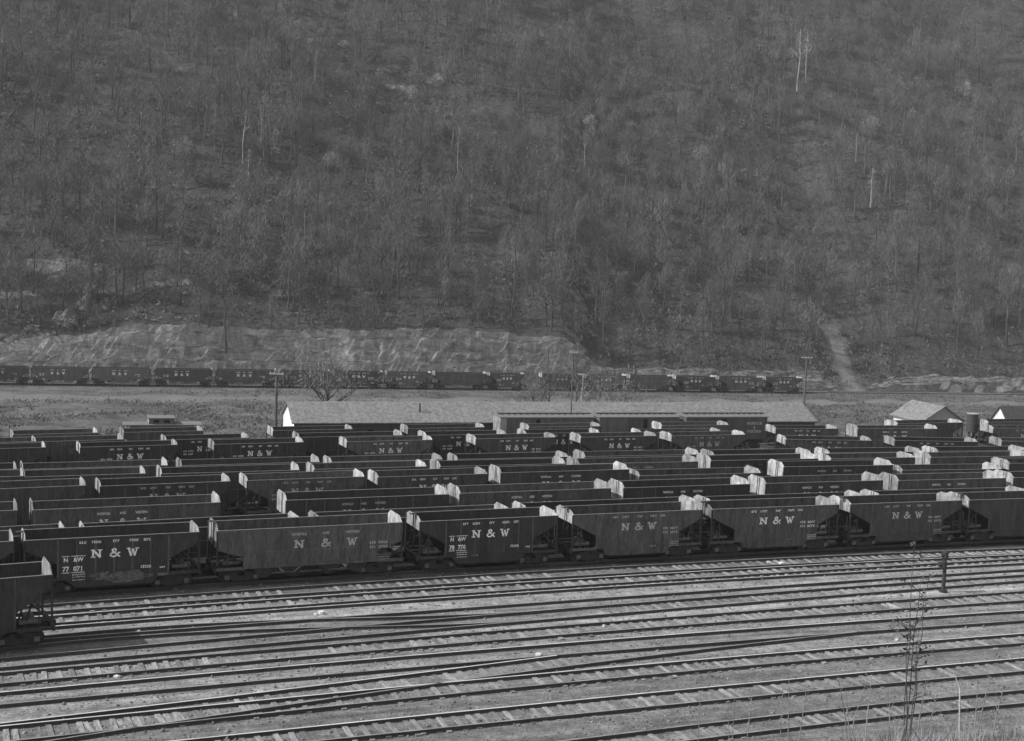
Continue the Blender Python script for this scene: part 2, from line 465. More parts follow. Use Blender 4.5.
def car_meshes(E, top, kind, gable=.24):
    D = {}
    hb = 1.5
    P = side_poly(E, top, kind)
    for k, y in (('near', -hb), ('far', hb)):
        for nm, pm in (('black', CAR), ('faded', CARF), ('dusty', CARG)):
            m = MB(); m.prism(P, y - .02, y + .02)
            sgn = -1 if y < 0 else 1
            yo = y + sgn * .045
            # posts along the side, the top chord and the sill
            a = E - (1.72 if kind == 'short' else 1.5)
            n = 7 if kind == 'short' else 8
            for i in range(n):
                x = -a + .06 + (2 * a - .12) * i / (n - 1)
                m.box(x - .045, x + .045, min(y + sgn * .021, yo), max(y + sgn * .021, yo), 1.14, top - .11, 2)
            if kind != 'short':
                for i in range(n - 1):
                    x0 = -a + .06 + (2 * a - .12) * i / (n - 1) + .05; x1 = -a + .06 + (2 * a - .12) * (i + 1) / (n - 1) - .05
                    if 1 <= i <= n - 3:
                        q = [(sgn * 1.521, 1.16), (sgn * 1.60, 2.02), (sgn * 1.521, 2.10)]
                        m.prism(q if sgn > 0 else q[::-1], x0, x1, 'x')
            m.box(-E, E, y - .055, y + .055, top - .1, top - .012)
            m.box(-E - .02, -a, y - .06, y + .06, .95, 1.13); m.box(a, E + .02, y - .06, y + .06, .95, 1.13)
            m.box(-a, a, y - .052, y + .052, 1.0, 1.12)
            m.box(-E, E, y - .05, y + .05, top - .011, top + .012, 1)      # worn bright top edge
            D['side_sheet', k, nm] = m.mesh('side_sheet', [pm, EDGE, RIBP])
    # end walls
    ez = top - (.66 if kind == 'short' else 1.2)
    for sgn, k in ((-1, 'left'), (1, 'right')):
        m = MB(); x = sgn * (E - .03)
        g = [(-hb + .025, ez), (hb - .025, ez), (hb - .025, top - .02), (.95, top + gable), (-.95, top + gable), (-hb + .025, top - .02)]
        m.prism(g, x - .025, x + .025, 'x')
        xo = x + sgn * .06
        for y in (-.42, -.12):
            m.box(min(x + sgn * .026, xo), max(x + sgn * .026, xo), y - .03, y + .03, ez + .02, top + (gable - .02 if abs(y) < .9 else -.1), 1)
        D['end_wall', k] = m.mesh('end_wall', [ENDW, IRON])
    # inside plates
    m = MB()
    lo = 1.3 if kind == 'short' else 1.25
    xi = 2.2 if kind == 'short' else E - 3.0
    a_ = E - (1.72 if kind == 'short' else 1.5)
    zt_, zb_ = (top - .60, 1.99) if kind == 'short' else (top - 1.22, top - 1.72)
    for s_ in (-1, 1):
        up = [(s_ * (E - .06), zt_), (s_ * (a_ - .04), zb_), (s_ * (xi - .4), .95), (s_ * (xi - .5), .72)]
        dn = [(s_ * (xi - .44), .70), (s_ * (xi - .34), .92), (s_ * (a_ + .02), zb_ - .03), (s_ * (E - .06), zt_ - .04)]
        q = up + dn
        m.prism(q if s_ < 0 else q[::-1], -hb + .025, hb - .025)
    xi -= .5; q = [(-xi + .02, .70), (-xi * .5, .62), (0, 1.6), (xi * .5, .62), (xi - .02, .70), (xi * .5, .55), (0, 1.5), (-xi * .5, .55)]
    m.prism(q[::-1], -hb + .025, hb - .025)
    D['slope_sheet',] = m.mesh('slope_sheet', INNER)
    # hopper doors hanging under the floor
    m = MB(); m.prism([(-.75, .95), (-.22, .36), (.22, .36), (.75, .95)], -.6, .6)
    D['hopper_door',] = m.mesh('hopper_door', IRON)
    # underframe
    m = MB()
    m.box(-E - .12, E + .12, -.22, .22, .80, 1.06)
    for s_ in (-1, 1):
        m.box(min(s_ * (E + .02), s_ * (E + .16)), max(s_ * (E + .02), s_ * (E + .16)), -1.52, 1.52, .86, 1.15)
        xb = s_ * (E - 1.5)
        m.box(xb - .15, xb + .15, -1.43, 1.43, .82, 1.0)
    D['underframe',] = m.mesh('underframe', IRON)
    # ladder bay at each end: corner posts, slanted braces and rungs
    for s_ in (-1, 1):
        for y in (-1.47, 1.47):
            m = MB()
            m.box(s_ * E - .05, s_ * E + .05, y - .05, y + .05, 1.14, top - .03)
            m.box(s_ * (E - .62) - .03, s_ * (E - .62) + .03, y - .03, y + .03, 1.13, top - (.95 if kind == 'short' else 1.4))
            for k in range(5):
                z = 1.13 + k * .36
                if kind != 'short' and z > top - 1.5: break
                m.bar((s_ * E, y, z), (s_ * (E - .62), y, z), .03)
            if kind == 'short':
                yy = y * .62
                m.bar((s_ * (E - .02), y, 1.3), (s_ * (E - .9), yy, 2.25), .08)
                m.bar((s_ * (E - .9), yy, 2.25), (s_ * (E - 1.25), yy, .95), .09)
            D['ladder_bay', 'left' if s_ < 0 else 'right', 'near' if y < 0 else 'far'] = m.mesh('ladder_bay', IRON)
    for s_, e_ in ((-1, 'left'), (1, 'right')):
        m = MB()
        m.box(min(s_ * (E + .1), s_ * (E + .3)), max(s_ * (E + .1), s_ * (E + .3)), -.09, .09, .78, .98)
        m.box(min(s_ * (E + .28), s_ * (E + .42)), max(s_ * (E + .28), s_ * (E + .42)), -.16, .16, .74, 1.02)
        D['coupler', e_] = m.mesh('coupler', IRON)
        m = MB()
        m.box(s_ * (E - .95) - .25, s_ * (E - .95) + .25, -.5, .3, 1.1, 1.5)
        m.box(s_ * (E - .95) - .12, s_ * (E - .95) + .12, -.85, -.4, 1.2, 1.36)
        m.tube([(s_ * (E - .45), -.85, 1.28), (s_ * (E - 1.5), -.85, 1.28)], .13, 10)
        D['brake_gear', e_] = m.mesh('brake_gear', JOURNAL)
    m = MB()
    m.tube([(-E - .2, -.55, 1.1), (-E - .2, -.55, top + gable + .12)], .025, 6)
    m.disc((-E - .2, -.55, top + gable + .1), .22, .04, 'z', 14)
    D['brake_wheel',] = m.mesh('brake_wheel', IRON)
    return D

HTOP = 3.5
SHORT = car_meshes(4.85, HTOP, 'short')
LONG = car_meshes(6.55, HTOP, 'long', gable=.36)
LOWS = car_meshes(4.85, 2.85, 'short', gable=.28)
LOWL = car_meshes(6.55, 2.95, 'long', gable=.30)
TALL = car_meshes(4.85, 3.85, 'short', gable=.40)
MID = car_meshes(5.6, HTOP, 'long', gable=.34)
LOWM = car_meshes(5.6, 2.95, 'long', gable=.30)
E_OF = {'short': 4.85, 'long': 6.55, 'lows': 4.85, 'lowl': 6.55, 'tall': 4.85, 'mid': 5.6, 'lowm': 5.6}
TOP_OF = {'short': HTOP, 'long': HTOP, 'lows': 2.85, 'lowl': 2.95, 'tall': 3.85, 'mid': HTOP, 'lowm': 2.95}
SETS = {'short': SHORT, 'long': LONG, 'lows': LOWS, 'lowl': LOWL, 'tall': TALL, 'mid': MID, 'lowm': LOWM}

def lettering(kind, marks, top, number=None, sp=1.32, off=-.45, mx=None):
    m = MB(); y = -1.552
    H, Wd = .49, .53
    if kind == 'short':
        z = top - 1.24
        xs = (-.98, .02, 1.04)
        for x, w, n in ((-1.72, .40, 3), (-.98, .52, 5), (.12, .38, 3), (1.12, .52, 5), (1.84, .38, 4)):
            word(m, x, top - .36, w, .15, y, n)
    else:
        z = top - 1.62 + .3
        xs = (off - sp, off, off + sp)
        for x, t in zip(xs, ('NORFOLK', 'AND', 'WESTERN')):
            put_text(m, t, x, top - .52, .24, y, .8, .006)
    slab_N(m, xs[0], z, H, Wd, y); amp(m, xs[1], z, H, Wd, y); slab_W(m, xs[2], z, H, Wd, y)
    if marks:
        x0 = {'left': -2.65, 'right': 2.1}[marks] if kind == 'short' else {'left': -4.4, 'right': 3.15}[marks]
        x0 = x0 if mx is None else mx
        zz = 2.2 - (HTOP - top)
        if number:
            put_text(m, 'N', x0, zz - .12, .36, y, .9, .012); put_text(m, '&W', x0 + .68, zz - .12, .36, y, .9, .012)
            put_text(m, number[0], x0, zz - .68, .40, y, .9, .014); put_text(m, number[1], x0 + .68, zz - .68, .40, y, .9, .014)
            rect(m, x0 - .22, x0 + .2, zz + .2, zz + .24, y); rect(m, x0 + .3, x0 + 1.08, zz + .2, zz + .24, y)
            rect(m, x0 - .22, x0 + .2, zz - .79, zz - .75, y); rect(m, x0 + .3, x0 + 1.02, zz - .79, zz - .75, y)
        else:
            word(m, x0, zz, .4, .16, y, 3); word(m, x0 + .66, zz, .6, .16, y, 4)
            word(m, x0, zz - .3, .4, .16, y, 3); word(m, x0 + .66, zz - .3, .6, .16, y, 4)
        for k in range(3):
            word(m, x0 + .72, zz - .95 - k * .15, .72, .075, y, 9)
        word(m, x0 + 1.6 if marks == 'left' else x0 - .9, zz - 1.2, .5, .1, y, 5)
    if kind == 'short' and marks == 'left':
        word(m, 1.8, 1.12 - (HTOP - top) + .35, .6, .16, y, 5); word(m, 2.75, 1.4, .34, .1, y, 3)
    return m

LET = {}
for kind, tk in (('short', 'short'), ('long', 'long'), ('lows', 'short'), ('lowl', 'long'), ('tall', 'short'), ('mid', 'long'), ('lowm', 'long')):
    for marks in ('left', 'right', None):
        mb = lettering(tk, marks, TOP_OF[kind])
        for nm, mm in (('white', WHITE), ('faded', WHITEF), ('dim', WHITED)):
            LET[kind, marks, nm] = mb.mesh('lettering', mm)

def hopper(kind, paint='faded', let='white', marks='right', detail=0, number=None, name='hopper_car'):
    S = SETS[kind]; E = E_OF[kind]
    r = empty(name)
    link('side_sheet', S['side_sheet', 'near', paint], r); link('side_sheet', S['side_sheet', 'far', paint], r)
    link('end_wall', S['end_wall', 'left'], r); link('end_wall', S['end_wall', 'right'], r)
    link('slope_sheet', S['slope_sheet',], r); link('underframe', S['underframe',], r)
    if detail < 3:
        for e_ in ('left', 'right'):
            for f_ in ('near', 'far'): link('ladder_bay', S['ladder_bay', e_, f_], r)
        if detail < 2:
            for x in ((-1.0, 1.0) if TOP_OF[kind] and E < 5 else (-.5 * E, -.2 * E, .2 * E, .5 * E)):
                for y in (-.75, .75): o_ = link('hopper_door', S['hopper_door',], r); o_.location = (x, y, 0)
    if let:
        if number:
            link('lettering', lettering('short' if 'short' in kind else 'long', marks, TOP_OF[kind], number).mesh('lettering', {'white': WHITE, 'faded': WHITEF, 'dim': WHITED}[let]), r)
        else:
            link('lettering', LET[kind, marks, let], r)
    for s_ in (-1, 1):
        x = s_ * (E - 1.5)
        if detail == 0:
            t = link('truck', TM['side_frame'], r); t.location.x = x
            for q in (-.84, .84):
                w = link('wheelset', TM['wheelset'], t); w.location.x = q
            link('journal_box', TM['journal_box'], t)
        else:
            t = link('truck', TM['truck'], r); t.location.x = x
    if detail <= 1:
        link('brake_wheel', S['brake_wheel',], r)
        for e_ in ('left', 'right'): link('coupler', S['coupler', e_], r); link('brake_gear', S['brake_gear', e_], r)
    return r

# ------------------------------------------------------------------ rows of the yard
def solve_top(px, py, h):
    """point on the ray that is h above rail level of the yard"""
    lo, hi = 20.0, 420.0
    for _ in range(50):
        mid = (lo + hi) / 2
        p = at_y(px, py, mid)
        if p[2] > rail_z(p[0], p[1]) + h: lo = mid
        else: hi = mid
    return at_y(px, py, (lo + hi) / 2)

class Row:
    def __init__(s, pts, h=HTOP, deg=2, hw=1.5):
        P = np.array([solve_top(x, y, h) for x, y in pts])
        s.c = np.polyfit(P[:, 0], P[:, 1], deg)
        s.h, s.hw = h, hw
    def Y(s, X): return float(np.polyval(s.c, X))
    def slope(s, X): return float(np.polyval(np.polyder(s.c), X))
    def X_at(s, px, h=None):
        h = s.h if h is None else h
        lo, hi = -100.0, 110.0
        for _ in range(60):
            mid = (lo + hi) / 2; Y = s.Y(mid)
            if proj((mid, Y, rail_z(mid, Y) + h))[0] < px: lo = mid
            else: hi = mid
        return (lo + hi) / 2
    def center(s, X):
        """track centre beside near-edge point X"""
        a = math.atan(s.slope(X)); Y = s.Y(X)
        p = (X - math.sin(a) * s.hw, Y + math.cos(a) * s.hw)
        return p, a

ORD = ['first', 'second', 'third', 'fourth', 'fifth', 'sixth', 'seventh', 'eighth', 'ninth', 'tenth', 'eleventh', 'twelfth', 'thirteenth', 'fourteenth', 'fifteenth', 'sixteenth', 'seventeenth', 'eighteenth']
REPORT = []
def fill(row, cars, rowname, group, detail=2, zfun=None, **kw):
    """cars: (px of left end, px of right end, kind, paint, lettering, marks[, extra label])"""
    out = []
    for i, cdef in enumerate(cars):
        pl, pr, kind, paint, let, marks = cdef[:6]
        num = cdef[6] if len(cdef) > 6 else None
        Xl, Xr = row.X_at(pl), row.X_at(pr)
        (cx, cy), a = row.center((Xl + Xr) / 2)
        REPORT.append((rowname, i, kind, round(math.hypot(Xr - Xl, row.Y(Xr) - row.Y(Xl)), 1), round(cy, 1)))
        span = math.hypot(Xr - Xl, row.Y(Xr) - row.Y(Xl))
        if kind == 'long' and span < 12.2: kind = 'mid'
        if kind == 'lowl' and span < 12.4: kind = 'lowm'
        if detail and paint == 'faded': paint = random.choice(('black', 'faded', 'faded', 'dusty', 'dusty'))
        r = hopper(kind, paint, let, marks, detail, num)
        r.scale.z = random.uniform(.985, 1.012) if detail else 1
        r.scale.x = max(.84, min(1.12, span / (2 * E_OF[kind] + .06)))
        r.location = (cx, cy, zfun(cx) if zfun else rail_z(cx, cy)); r.rotation_euler.z = a
        size = {'short': 'black', 'long': 'long black', 'mid': 'long black', 'lows': 'low', 'lowl': 'low long', 'lowm': 'low long', 'tall': 'tall black'}[kind]
        tone = {'white': ' with white lettering', 'faded': ' with faded lettering', 'dim': ' with grey lettering', None: ''}[let]
        tag(r, '%s hopper car%s, %s from left in %s' % (size, tone, ORD[i], rowname), 'hopper car', group)
        r['detail'] = detail
        out.append(r)
    return out

R1 = Row([(26, 541), (207, 530.5), (420, 521.5), (558, 516), (573, 514.5), (701, 510.2), (839, 504.5), (851, 503.3), (962, 500.4)])
r1 = fill(R1, [(-150, 14, 'short', 'faded', None, None),
               (24, 200, 'short', 'black', 'white', 'left', ('77', '071')),
               (217, 403, 'long', 'dusty', 'faded', 'right'),
               (420, 558, 'short', 'black', 'white', 'left', ('78', '770')),
               (573, 702, 'short', 'dusty', 'faded', 'right'),
               (712, 839, 'short', 'dusty', 'white', 'right'),
               (851, 962, 'short', 'faded', 'faded', 'right'),
               (970, 1078, 'short', 'faded', None, None)], 'the front row', 'hopper cars in the front row', detail=0)
# the long car of the front row is lettered farther right and wider
for ch in r1[2].children:
    if ch.name.startswith('lettering'): ch.data = lettering('long', 'right', HTOP, None, 1.62, .82, 3.75).mesh('lettering', WHITEF)
# pale dusty stain low on the side of the second car
m = MB()
for k in range(26):
    x = random.gauss(.45, .95); z = random.gauss(1.0, .16); w = random.uniform(.2, .6); h = random.uniform(.08, .2)
    pts = [(x + w * math.cos(t) * random.uniform(.6, 1.2), -1.556 - k * .0003, z + h * math.sin(t) * random.uniform(.6, 1.2)) for t in np.linspace(0, 2 * math.pi, 9)[:-1]]
    m.add(pts, [tuple(range(8))])
m.build('dust_stain', CHALK, r1[1])

R2 = Row([(75, 533.5), (310, 520.8), (518, 512.2), (705, 504.0), (873, 498.5)], h=2.95)
fill(R2, [(-160, 66, 'lowl', 'faded', None, None), (84, 301, 'lowl', 'faded', None, None), (319, 511, 'lowl', 'faded', None, None),
          (527, 699, 'lowl', 'faded', None, None), (712, 867, 'lowl', 'faded', None, None), (881, 1030, 'lowl', 'faded', None, None)],
     'the second row', 'hopper cars in the second row')

R3 = Row([(32.7, 508.9), (149, 504.8), (219, 502), (286, 498.9), (410, 495.6), (540, 490.8), (596, 489.1), (626, 486.7), (737, 483.8), (867, 480.2), (993, 478.3)])
fill(R3, [(-150, 18, 'long', 'faded', None, None), (32, 221, 'long', 'faded', 'white', 'right'), (286, 449, 'long', 'faded', 'faded', 'right'),
          (460, 611, 'long', 'faded', 'white', 'right'), (624, 750, 'long', 'black', 'white', 'left'), (766, 883, 'long', 'faded', 'white', 'right'),
          (899, 1006, 'long', 'faded', 'white', 'right'), (1014, 1110, 'long', 'faded', None, None)],
     'the third row', 'hopper cars in the third row')

R4 = Row([(13, 488.6), (86, 485.4), (150, 482.6), (247, 479.7), (365, 476.2), (478, 472.9), (530, 471.3), (629, 469.7), (785, 466.4), (867, 464.5), (895, 464)])
fill(R4, [(-35, 86, 'short', 'faded', None, None), (100, 231, 'short', 'faded', 'faded', 'right'), (247, 365, 'short', 'faded', 'faded', 'left'),
          (378, 488, 'short', 'faded', 'white', 'left'), (501, 629, 'long', 'faded', 'white', 'right'), (640, 762, 'lowl', 'faded', None, None),
          (784, 893, 'long', 'faded', 'faded', 'right'), (903, 1003, 'lowl', 'dusty', None, None), (1010, 1100, 'short', 'faded', None, None)],
     'the fourth row', 'hopper cars in the fourth row')

R5 = Row([(20, 479), (144, 475), (298, 471), (423, 468), (563, 465.2), (650, 463.8), (813, 460.8), (914, 458.4)], h=3.3)
fill(R5, [(-85, 14, 'short', 'faded', None, None), (24, 146, 'short', 'faded', None, None), (161, 300, 'long', 'faded', None, None), (314, 427, 'short', 'faded', None, None),
          (440, 566, 'long', 'faded', None, None), (579, 698, 'long', 'faded', 'faded', 'right'), (711, 818, 'long', 'faded', 'dim', None),
          (831, 915, 'short', 'faded', None, None), (931, 1030, 'long', 'faded', None, None)],
     'the fifth row', 'hopper cars in the fifth row')

R6 = Row([(20, 473.5), (166, 467.2), (318, 463.8), (441, 462.2), (570, 460), (698, 457.8), (812, 455.6), (922, 453.6)], h=3.2)
fill(R6, [(-90, 10, 'short', 'faded', None, None), (22, 168, 'long', 'faded', None, None), (181, 320, 'long', 'faded', None, None), (331, 443, 'short', 'faded', None, None),
          (454, 572, 'short', 'faded', None, None), (585, 700, 'long', 'faded', None, None), (712, 814, 'short', 'faded', None, None),
          (829, 923, 'short', 'faded', None, None), (935, 1030, 'short', 'faded', None, None)],
     'the sixth row', 'hopper cars in the sixth row')

RA = Row([(13, 447.3), (81, 445.3), (177, 444), (298, 441.3), (431, 439.4), (554, 437), (654, 435), (743, 434.5)])
fill(RA, [(-45, 40, 'short', 'faded', None, None), (80, 178, 'short', 'faded', 'white', 'left'), (214, 304, 'short', 'faded', 'white', 'left'),
          (347, 433, 'short', 'faded', 'white', 'left'), (476, 556, 'short', 'faded', 'white', 'right'), (581, 657, 'short', 'faded', 'white', 'right'), (672, 746, 'short', 'dusty', 'faded', 'left')],
     'the seventh row', 'hopper cars in the seventh row')
RA2 = Row([(787, 438.8), (870, 440), (975, 440.4)], deg=1)
fill(RA2, [(786, 872, 'short', 'faded', 'faded', 'right'), (895, 978, 'short', 'faded', 'faded', 'right'), (1002, 1082, 'short', 'faded', None, None)],
     'the short right row', 'hopper cars in the short row at the right')
RB = Row([(40, 441), (212, 437.5), (298, 435.6), (405, 434.5), (520, 433.2), (597, 431.5), (720, 431.3)])
fill(RB, [(-50, 30, 'short', 'faded', None, None), (39, 120, 'short', 'faded', 'dim', 'right'), (166, 249, 'short', 'black', 'white', 'left'), (299, 403, 'long', 'faded', None, None),
          (426, 507, 'short', 'black', 'white', 'left'), (526, 600, 'short', 'black', 'white', 'left'), (641, 722, 'short', 'faded', 'dim', 'right')],
     'the eighth row', 'hopper cars in the eighth row')
RB2 = Row([(778, 428), (858, 427.2), (935, 428)], deg=1)
fill(RB2, [(776, 838, 'short', 'faded', 'white', 'right'), (858, 938, 'long', 'faded', 'white', 'right'), (985, 1075, 'short', 'faded', 'faded', 'right')],
     'the rear right row', 'hopper cars in the rear row at the right')
RD = Row([(899, 422.6), (962, 421.9)], deg=1)
fill(RD, [(898, 963, 'short', 'faded', None, None), (984, 1055, 'short', 'faded', None, None)], 'the row before the sheds', 'hopper cars standing before the sheds')
RC = Row([(40, 433.5), (160, 431.3), (275, 428.8), (352, 428.3), (407, 427.8), (484, 427), (600, 425.8), (728, 424.4)])
fill(RC, [(16, 95, 'short', 'faded', None, None), (124, 203, 'short', 'faded', None, None), (273, 353, 'short', 'faded', None, None), (408, 485, 'short', 'faded', 'dim', 'right'),
          (529, 601, 'short', 'faded', None, None), (662, 729, 'short', 'faded', 'dim', 'right')],
     'the ninth row', 'hopper cars in the ninth row')

# car on its own in the left foreground
FG = Row([(14, 577.5), (52, 574.5)], h=3.85, deg=1)
fg = fill(FG, [(-165, 53, 'tall', 'black', None, None)], 'foreground', 'foreground hopper car', detail=0)[0]
del fg['group']
fg['label'] = 'black hopper car cut off by the left edge, standing nearest on the empty tracks'

# ------------------------------------------------------------------ train on the bench below the cliff
class FarRow:
    def Y(s, X): return far_Y(X)
    def X_at(s, px):
        lo, hi = -220.0, 220.0
        for _ in range(50):
            mid = (lo + hi) / 2
            if proj((mid, far_Y(mid), bench_z(mid) + 2))[0] < px: lo = mid
            else: hi = mid
        return (lo + hi) / 2
    def center(s, X): a = math.atan(.29); return (X - math.sin(a) * 1.5, far_Y(X) + 1.5 * math.cos(a)), a
fr = FarRow()
def fz(X): return bench_z(X) + .02
def fill_far(cars, nm, grp):
    for i, (pl, pr, kind, let) in enumerate(cars):
        Xl, Xr = fr.X_at(pl), fr.X_at(pr); (cx, cy), a = fr.center((Xl + Xr) / 2)
        r = hopper(kind, 'dusty' if i % 3 else 'faded', let, 'left' if i % 2 else 'right', 2)
        r.location = (cx, cy, fz(cx)); r.rotation_euler.z = a
        r.scale.x = (Xr - Xl) / math.cos(a) / (2 * E_OF[kind] + .5); REPORT.append(('far', i, round((Xr - Xl) / math.cos(a), 1), round(cy)))
        tag(r, '%s hopper car with %s, %s from left in %s' % ('black' if kind == 'short' else 'long black', {'white': 'white lettering', 'faded': 'faded lettering', 'dim': 'grey lettering'}[let], ORD[i], nm), 'hopper car', grp)
fill_far([(-32, 29, 'long', 'faded'), (30, 89, 'long', 'white'), (91, 152, 'long', 'white'), (154, 213, 'long', 'white'), (215, 277, 'long', 'white'), (279, 331, 'short', 'faded'), (333, 384, 'short', 'white'), (386, 432, 'short', 'white'),
          (434, 487, 'long', 'dim'), (489, 525, 'short', 'white')], 'the cliff train', 'hopper cars of the train below the cliff')
fill_far([(541, 583, 'short', 'faded'), (585, 627, 'short', 'white'), (629, 673, 'short', 'dim'), (675, 716, 'short', 'white'), (718, 763, 'short', 'white'), (765, 803, 'short', 'white')],
         'the right far train', 'hopper cars of the shorter far train')

# ------------------------------------------------------------------ tracks
def add_rail(pts_fn, X0, X1, name, parent, head, step=2.5, z=None):
    """pts_fn(X)->Y of the rail; a swept rail section"""
    prof = [(-.08, -.19), (.08, -.19), (.08, -.165), (.020, -.145), (.020, -.045), (.055, -.035), (.055, 0), (-.055, 0), (-.055, -.035), (-.020, -.045), (-.020, -.145), (-.08, -.165)]
    m = MB(); n = len(prof); vs = []; k = 0
    Xs = np.arange(X0, X1 + step, step)
    for X in Xs:
        Y = pts_fn(X); a = math.atan((pts_fn(X + .1) - pts_fn(X - .1)) / .2)
        zz = rail_z(X, Y) if z is None else z(X)
        for (u, w) in prof: vs.append((X - math.sin(a) * u, Y + math.cos(a) * u, zz + w))
    fs = []; mi = []
    for i in range(len(Xs) - 1):
        for j in range(n):
            j2 = (j + 1) % n
            fs.append((i * n + j, (i + 1) * n + j, (i + 1) * n + j2, i * n + j2)); mi.append(1 if j == 6 else 0)
    m.v = vs; m.f = fs; m.m = mi
    return m.build(name, [RAILSIDE, head], parent)

TIE_ME = None
def sleeper_mesh(L):
    m = MB(); m.box(-.12, .12, -L / 2, L / 2, -.14, 0); return m.mesh('sleeper', TIE)
TIES = sleeper_mesh(2.0)

def rail_fn(pts, deg=2):
    P = np.array([at_z(x, y, 0.0) for x, y in pts]); c = np.polyfit(P[:, 0], P[:, 1], min(deg, len(pts) - 1))
    lo, hi = P[:, 0].min(), P[:, 0].max()
    d = np.polyder(c)
    def f(X):
        if X < lo - 6: return float(np.polyval(c, lo - 6) + np.polyval(d, lo - 6) * (X - lo + 6))
        if X > hi + 6: return float(np.polyval(c, hi + 6) + np.polyval(d, hi + 6) * (X - hi - 6))
        return float(np.polyval(c, X))
    return f, lo, hi

def track(label, p1, p2, heads=(RAILDULL, RAILDULL), ties=None, X0=-75, X1=95, lift=.03, tstep=.6, lim=None):
    t = empty('railway_track', (0, 0, 0)); tag(t, label, 'railway track', 'empty tracks in front of the coal cars')
    f1, lo1, hi1 = rail_fn(p1); f2, lo2, hi2 = rail_fn(p2)
    add_rail(f1, X0 if lim is None else lim[0], X1 if lim is None else lim[1], 'rail', t, heads[0])
    add_rail(f2, X0 if lim is None else lim[2], X1 if lim is None else lim[3], 'rail', t, heads[1])
    if ties:
        a, b = ties
        Xs = np.arange(a, b, tstep); mid = len(Xs) // 2
        order = sorted(range(len(Xs)), key=lambda i: abs(Xs[i] - 0))
        keep = set(order[:100]); rest = MB()
        for i, X in enumerate(Xs):
            Y = (f1(X) + f2(X)) / 2; ang = math.atan((f1(X + .5) - f1(X - .5))) + random.gauss(0, .035)
            if noise.noise(Vector((X * .13, f1(0) * 3.7, 2))) < -.42 or random.random() < .04: continue
            X_ = X + random.gauss(0, .09); Yj = Y + random.gauss(0, .10); zz = -.18 + lift - .005 + random.uniform(-.035, .015)
            if i in keep:
                o = link('sleeper', TIES, t); o.location = (X_, Yj, zz); o.rotation_euler.z = ang
            else:
                c_, s_ = math.cos(ang), math.sin(ang)
                mb = MB(); mb.box(-.12, .12, -1.0, 1.0, -.14, 0)
                rest.add([(X_ + v[0] * c_ - v[1] * s_, Yj + v[0] * s_ + v[1] * c_, zz + v[2]) for v in mb.v], mb.f)
        if rest.v:
            o = rest.build('sleepers', TIE, t); o['kind'] = 'stuff'
    return t

track('railway track nearest the front row of coal cars, grey sleepers showing',
      [(100, 600.5), (200, 592), (390, 579.5), (520, 573), (640, 564), (720, 560.5), (1008, 548)],
      [(100, 607.5), (200, 599), (440, 583), (520, 580), (640, 571), (720, 567.5), (1008, 553.5)], (RAILDULL, RAILDULL), (-45, 45))
track('second railway track from the coal cars, light sleepers between bright rails',
      [(100, 611.5), (200, 604.2), (390, 590.4), (580, 578), (720, 570), (880, 560.8), (1008, 554.5)],
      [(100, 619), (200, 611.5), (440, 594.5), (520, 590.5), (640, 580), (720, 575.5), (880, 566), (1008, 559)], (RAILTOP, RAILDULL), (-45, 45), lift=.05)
track('third railway track from the coal cars, with bare pale ballast between its rails',
      [(100, 622.5), (200, 615), (390, 600.5), (580, 588), (720, 579.7), (880, 570), (1008, 563)],
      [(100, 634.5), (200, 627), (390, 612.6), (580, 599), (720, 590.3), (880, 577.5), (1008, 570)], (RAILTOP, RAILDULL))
track('fourth railway track from the coal cars, sunk in dark cinders at the left',
      [(14, 656.5), (200, 641), (390, 621.5), (520, 611), (640, 602.5), (770, 593), (880, 584), (1008, 575)],
      [(14, 666), (200, 649.3), (390, 631.3), (520, 620.5), (640, 611), (770, 601.5), (880, 591), (1008, 581)], (RAILDULL, RAILDULL), (6, 50), lift=.02)
track('fifth railway track from the coal cars, slanting pale sleepers, passing the signal post',
      [(14, 671), (200, 655), (390, 638.9), (480, 632), (580, 623.8), (640, 618.5), (770, 609.6), (880, 600.5), (1008, 592)],
      [(14, 682), (200, 665.3), (390, 648), (480, 641), (580, 633), (770, 618.3), (880, 609.7), (1008, 601)], (RAILDULL, RAILDULL), (-45, 45), lift=.05)
track('sixth railway track from the coal cars, bright far rail, joined by a turnout',
      [(14, 691), (200, 673.5), (390, 657), (480, 649.5), (580, 641), (720, 631), (880, 620), (1008, 610.7)],
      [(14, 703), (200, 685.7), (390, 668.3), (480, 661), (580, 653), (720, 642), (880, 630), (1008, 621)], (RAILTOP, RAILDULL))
track('diverging turnout track crossing between the sixth and seventh tracks',
      [(60, 716), (200, 699.6), (290, 688), (390, 676.9), (480, 664.5), (560, 654.8)],
      [(200, 718), (290, 703), (390, 689), (467, 680), (580, 664.5), (640, 656.5), (720, 647), (770, 640.5), (880, 629.5)], (RAILTOP, RAILDULL), (-18, 6),
      lim=(-32, 3, -28, 20), lift=.03)
track('seventh railway track from the coal cars, bright far rail and half buried sleepers',
      [(290, 697), (390, 687.5), (480, 679), (580, 670), (680, 661.5), (770, 653), (880, 644), (1008, 634.5)],
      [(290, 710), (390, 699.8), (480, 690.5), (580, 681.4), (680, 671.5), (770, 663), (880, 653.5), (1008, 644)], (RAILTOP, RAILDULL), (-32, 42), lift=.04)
track('eighth railway track from the coal cars, running into the bottom edge',
      [(420, 715.5), (510, 706), (580, 699.6), (680, 690), (770, 680.4), (880, 671), (1008, 659)],
      [(420, 730), (510, 720), (680, 703), (770, 695), (880, 683.6), (1008, 672)], (RAILTOP, RAILDULL), (-30, 42), lift=.05)
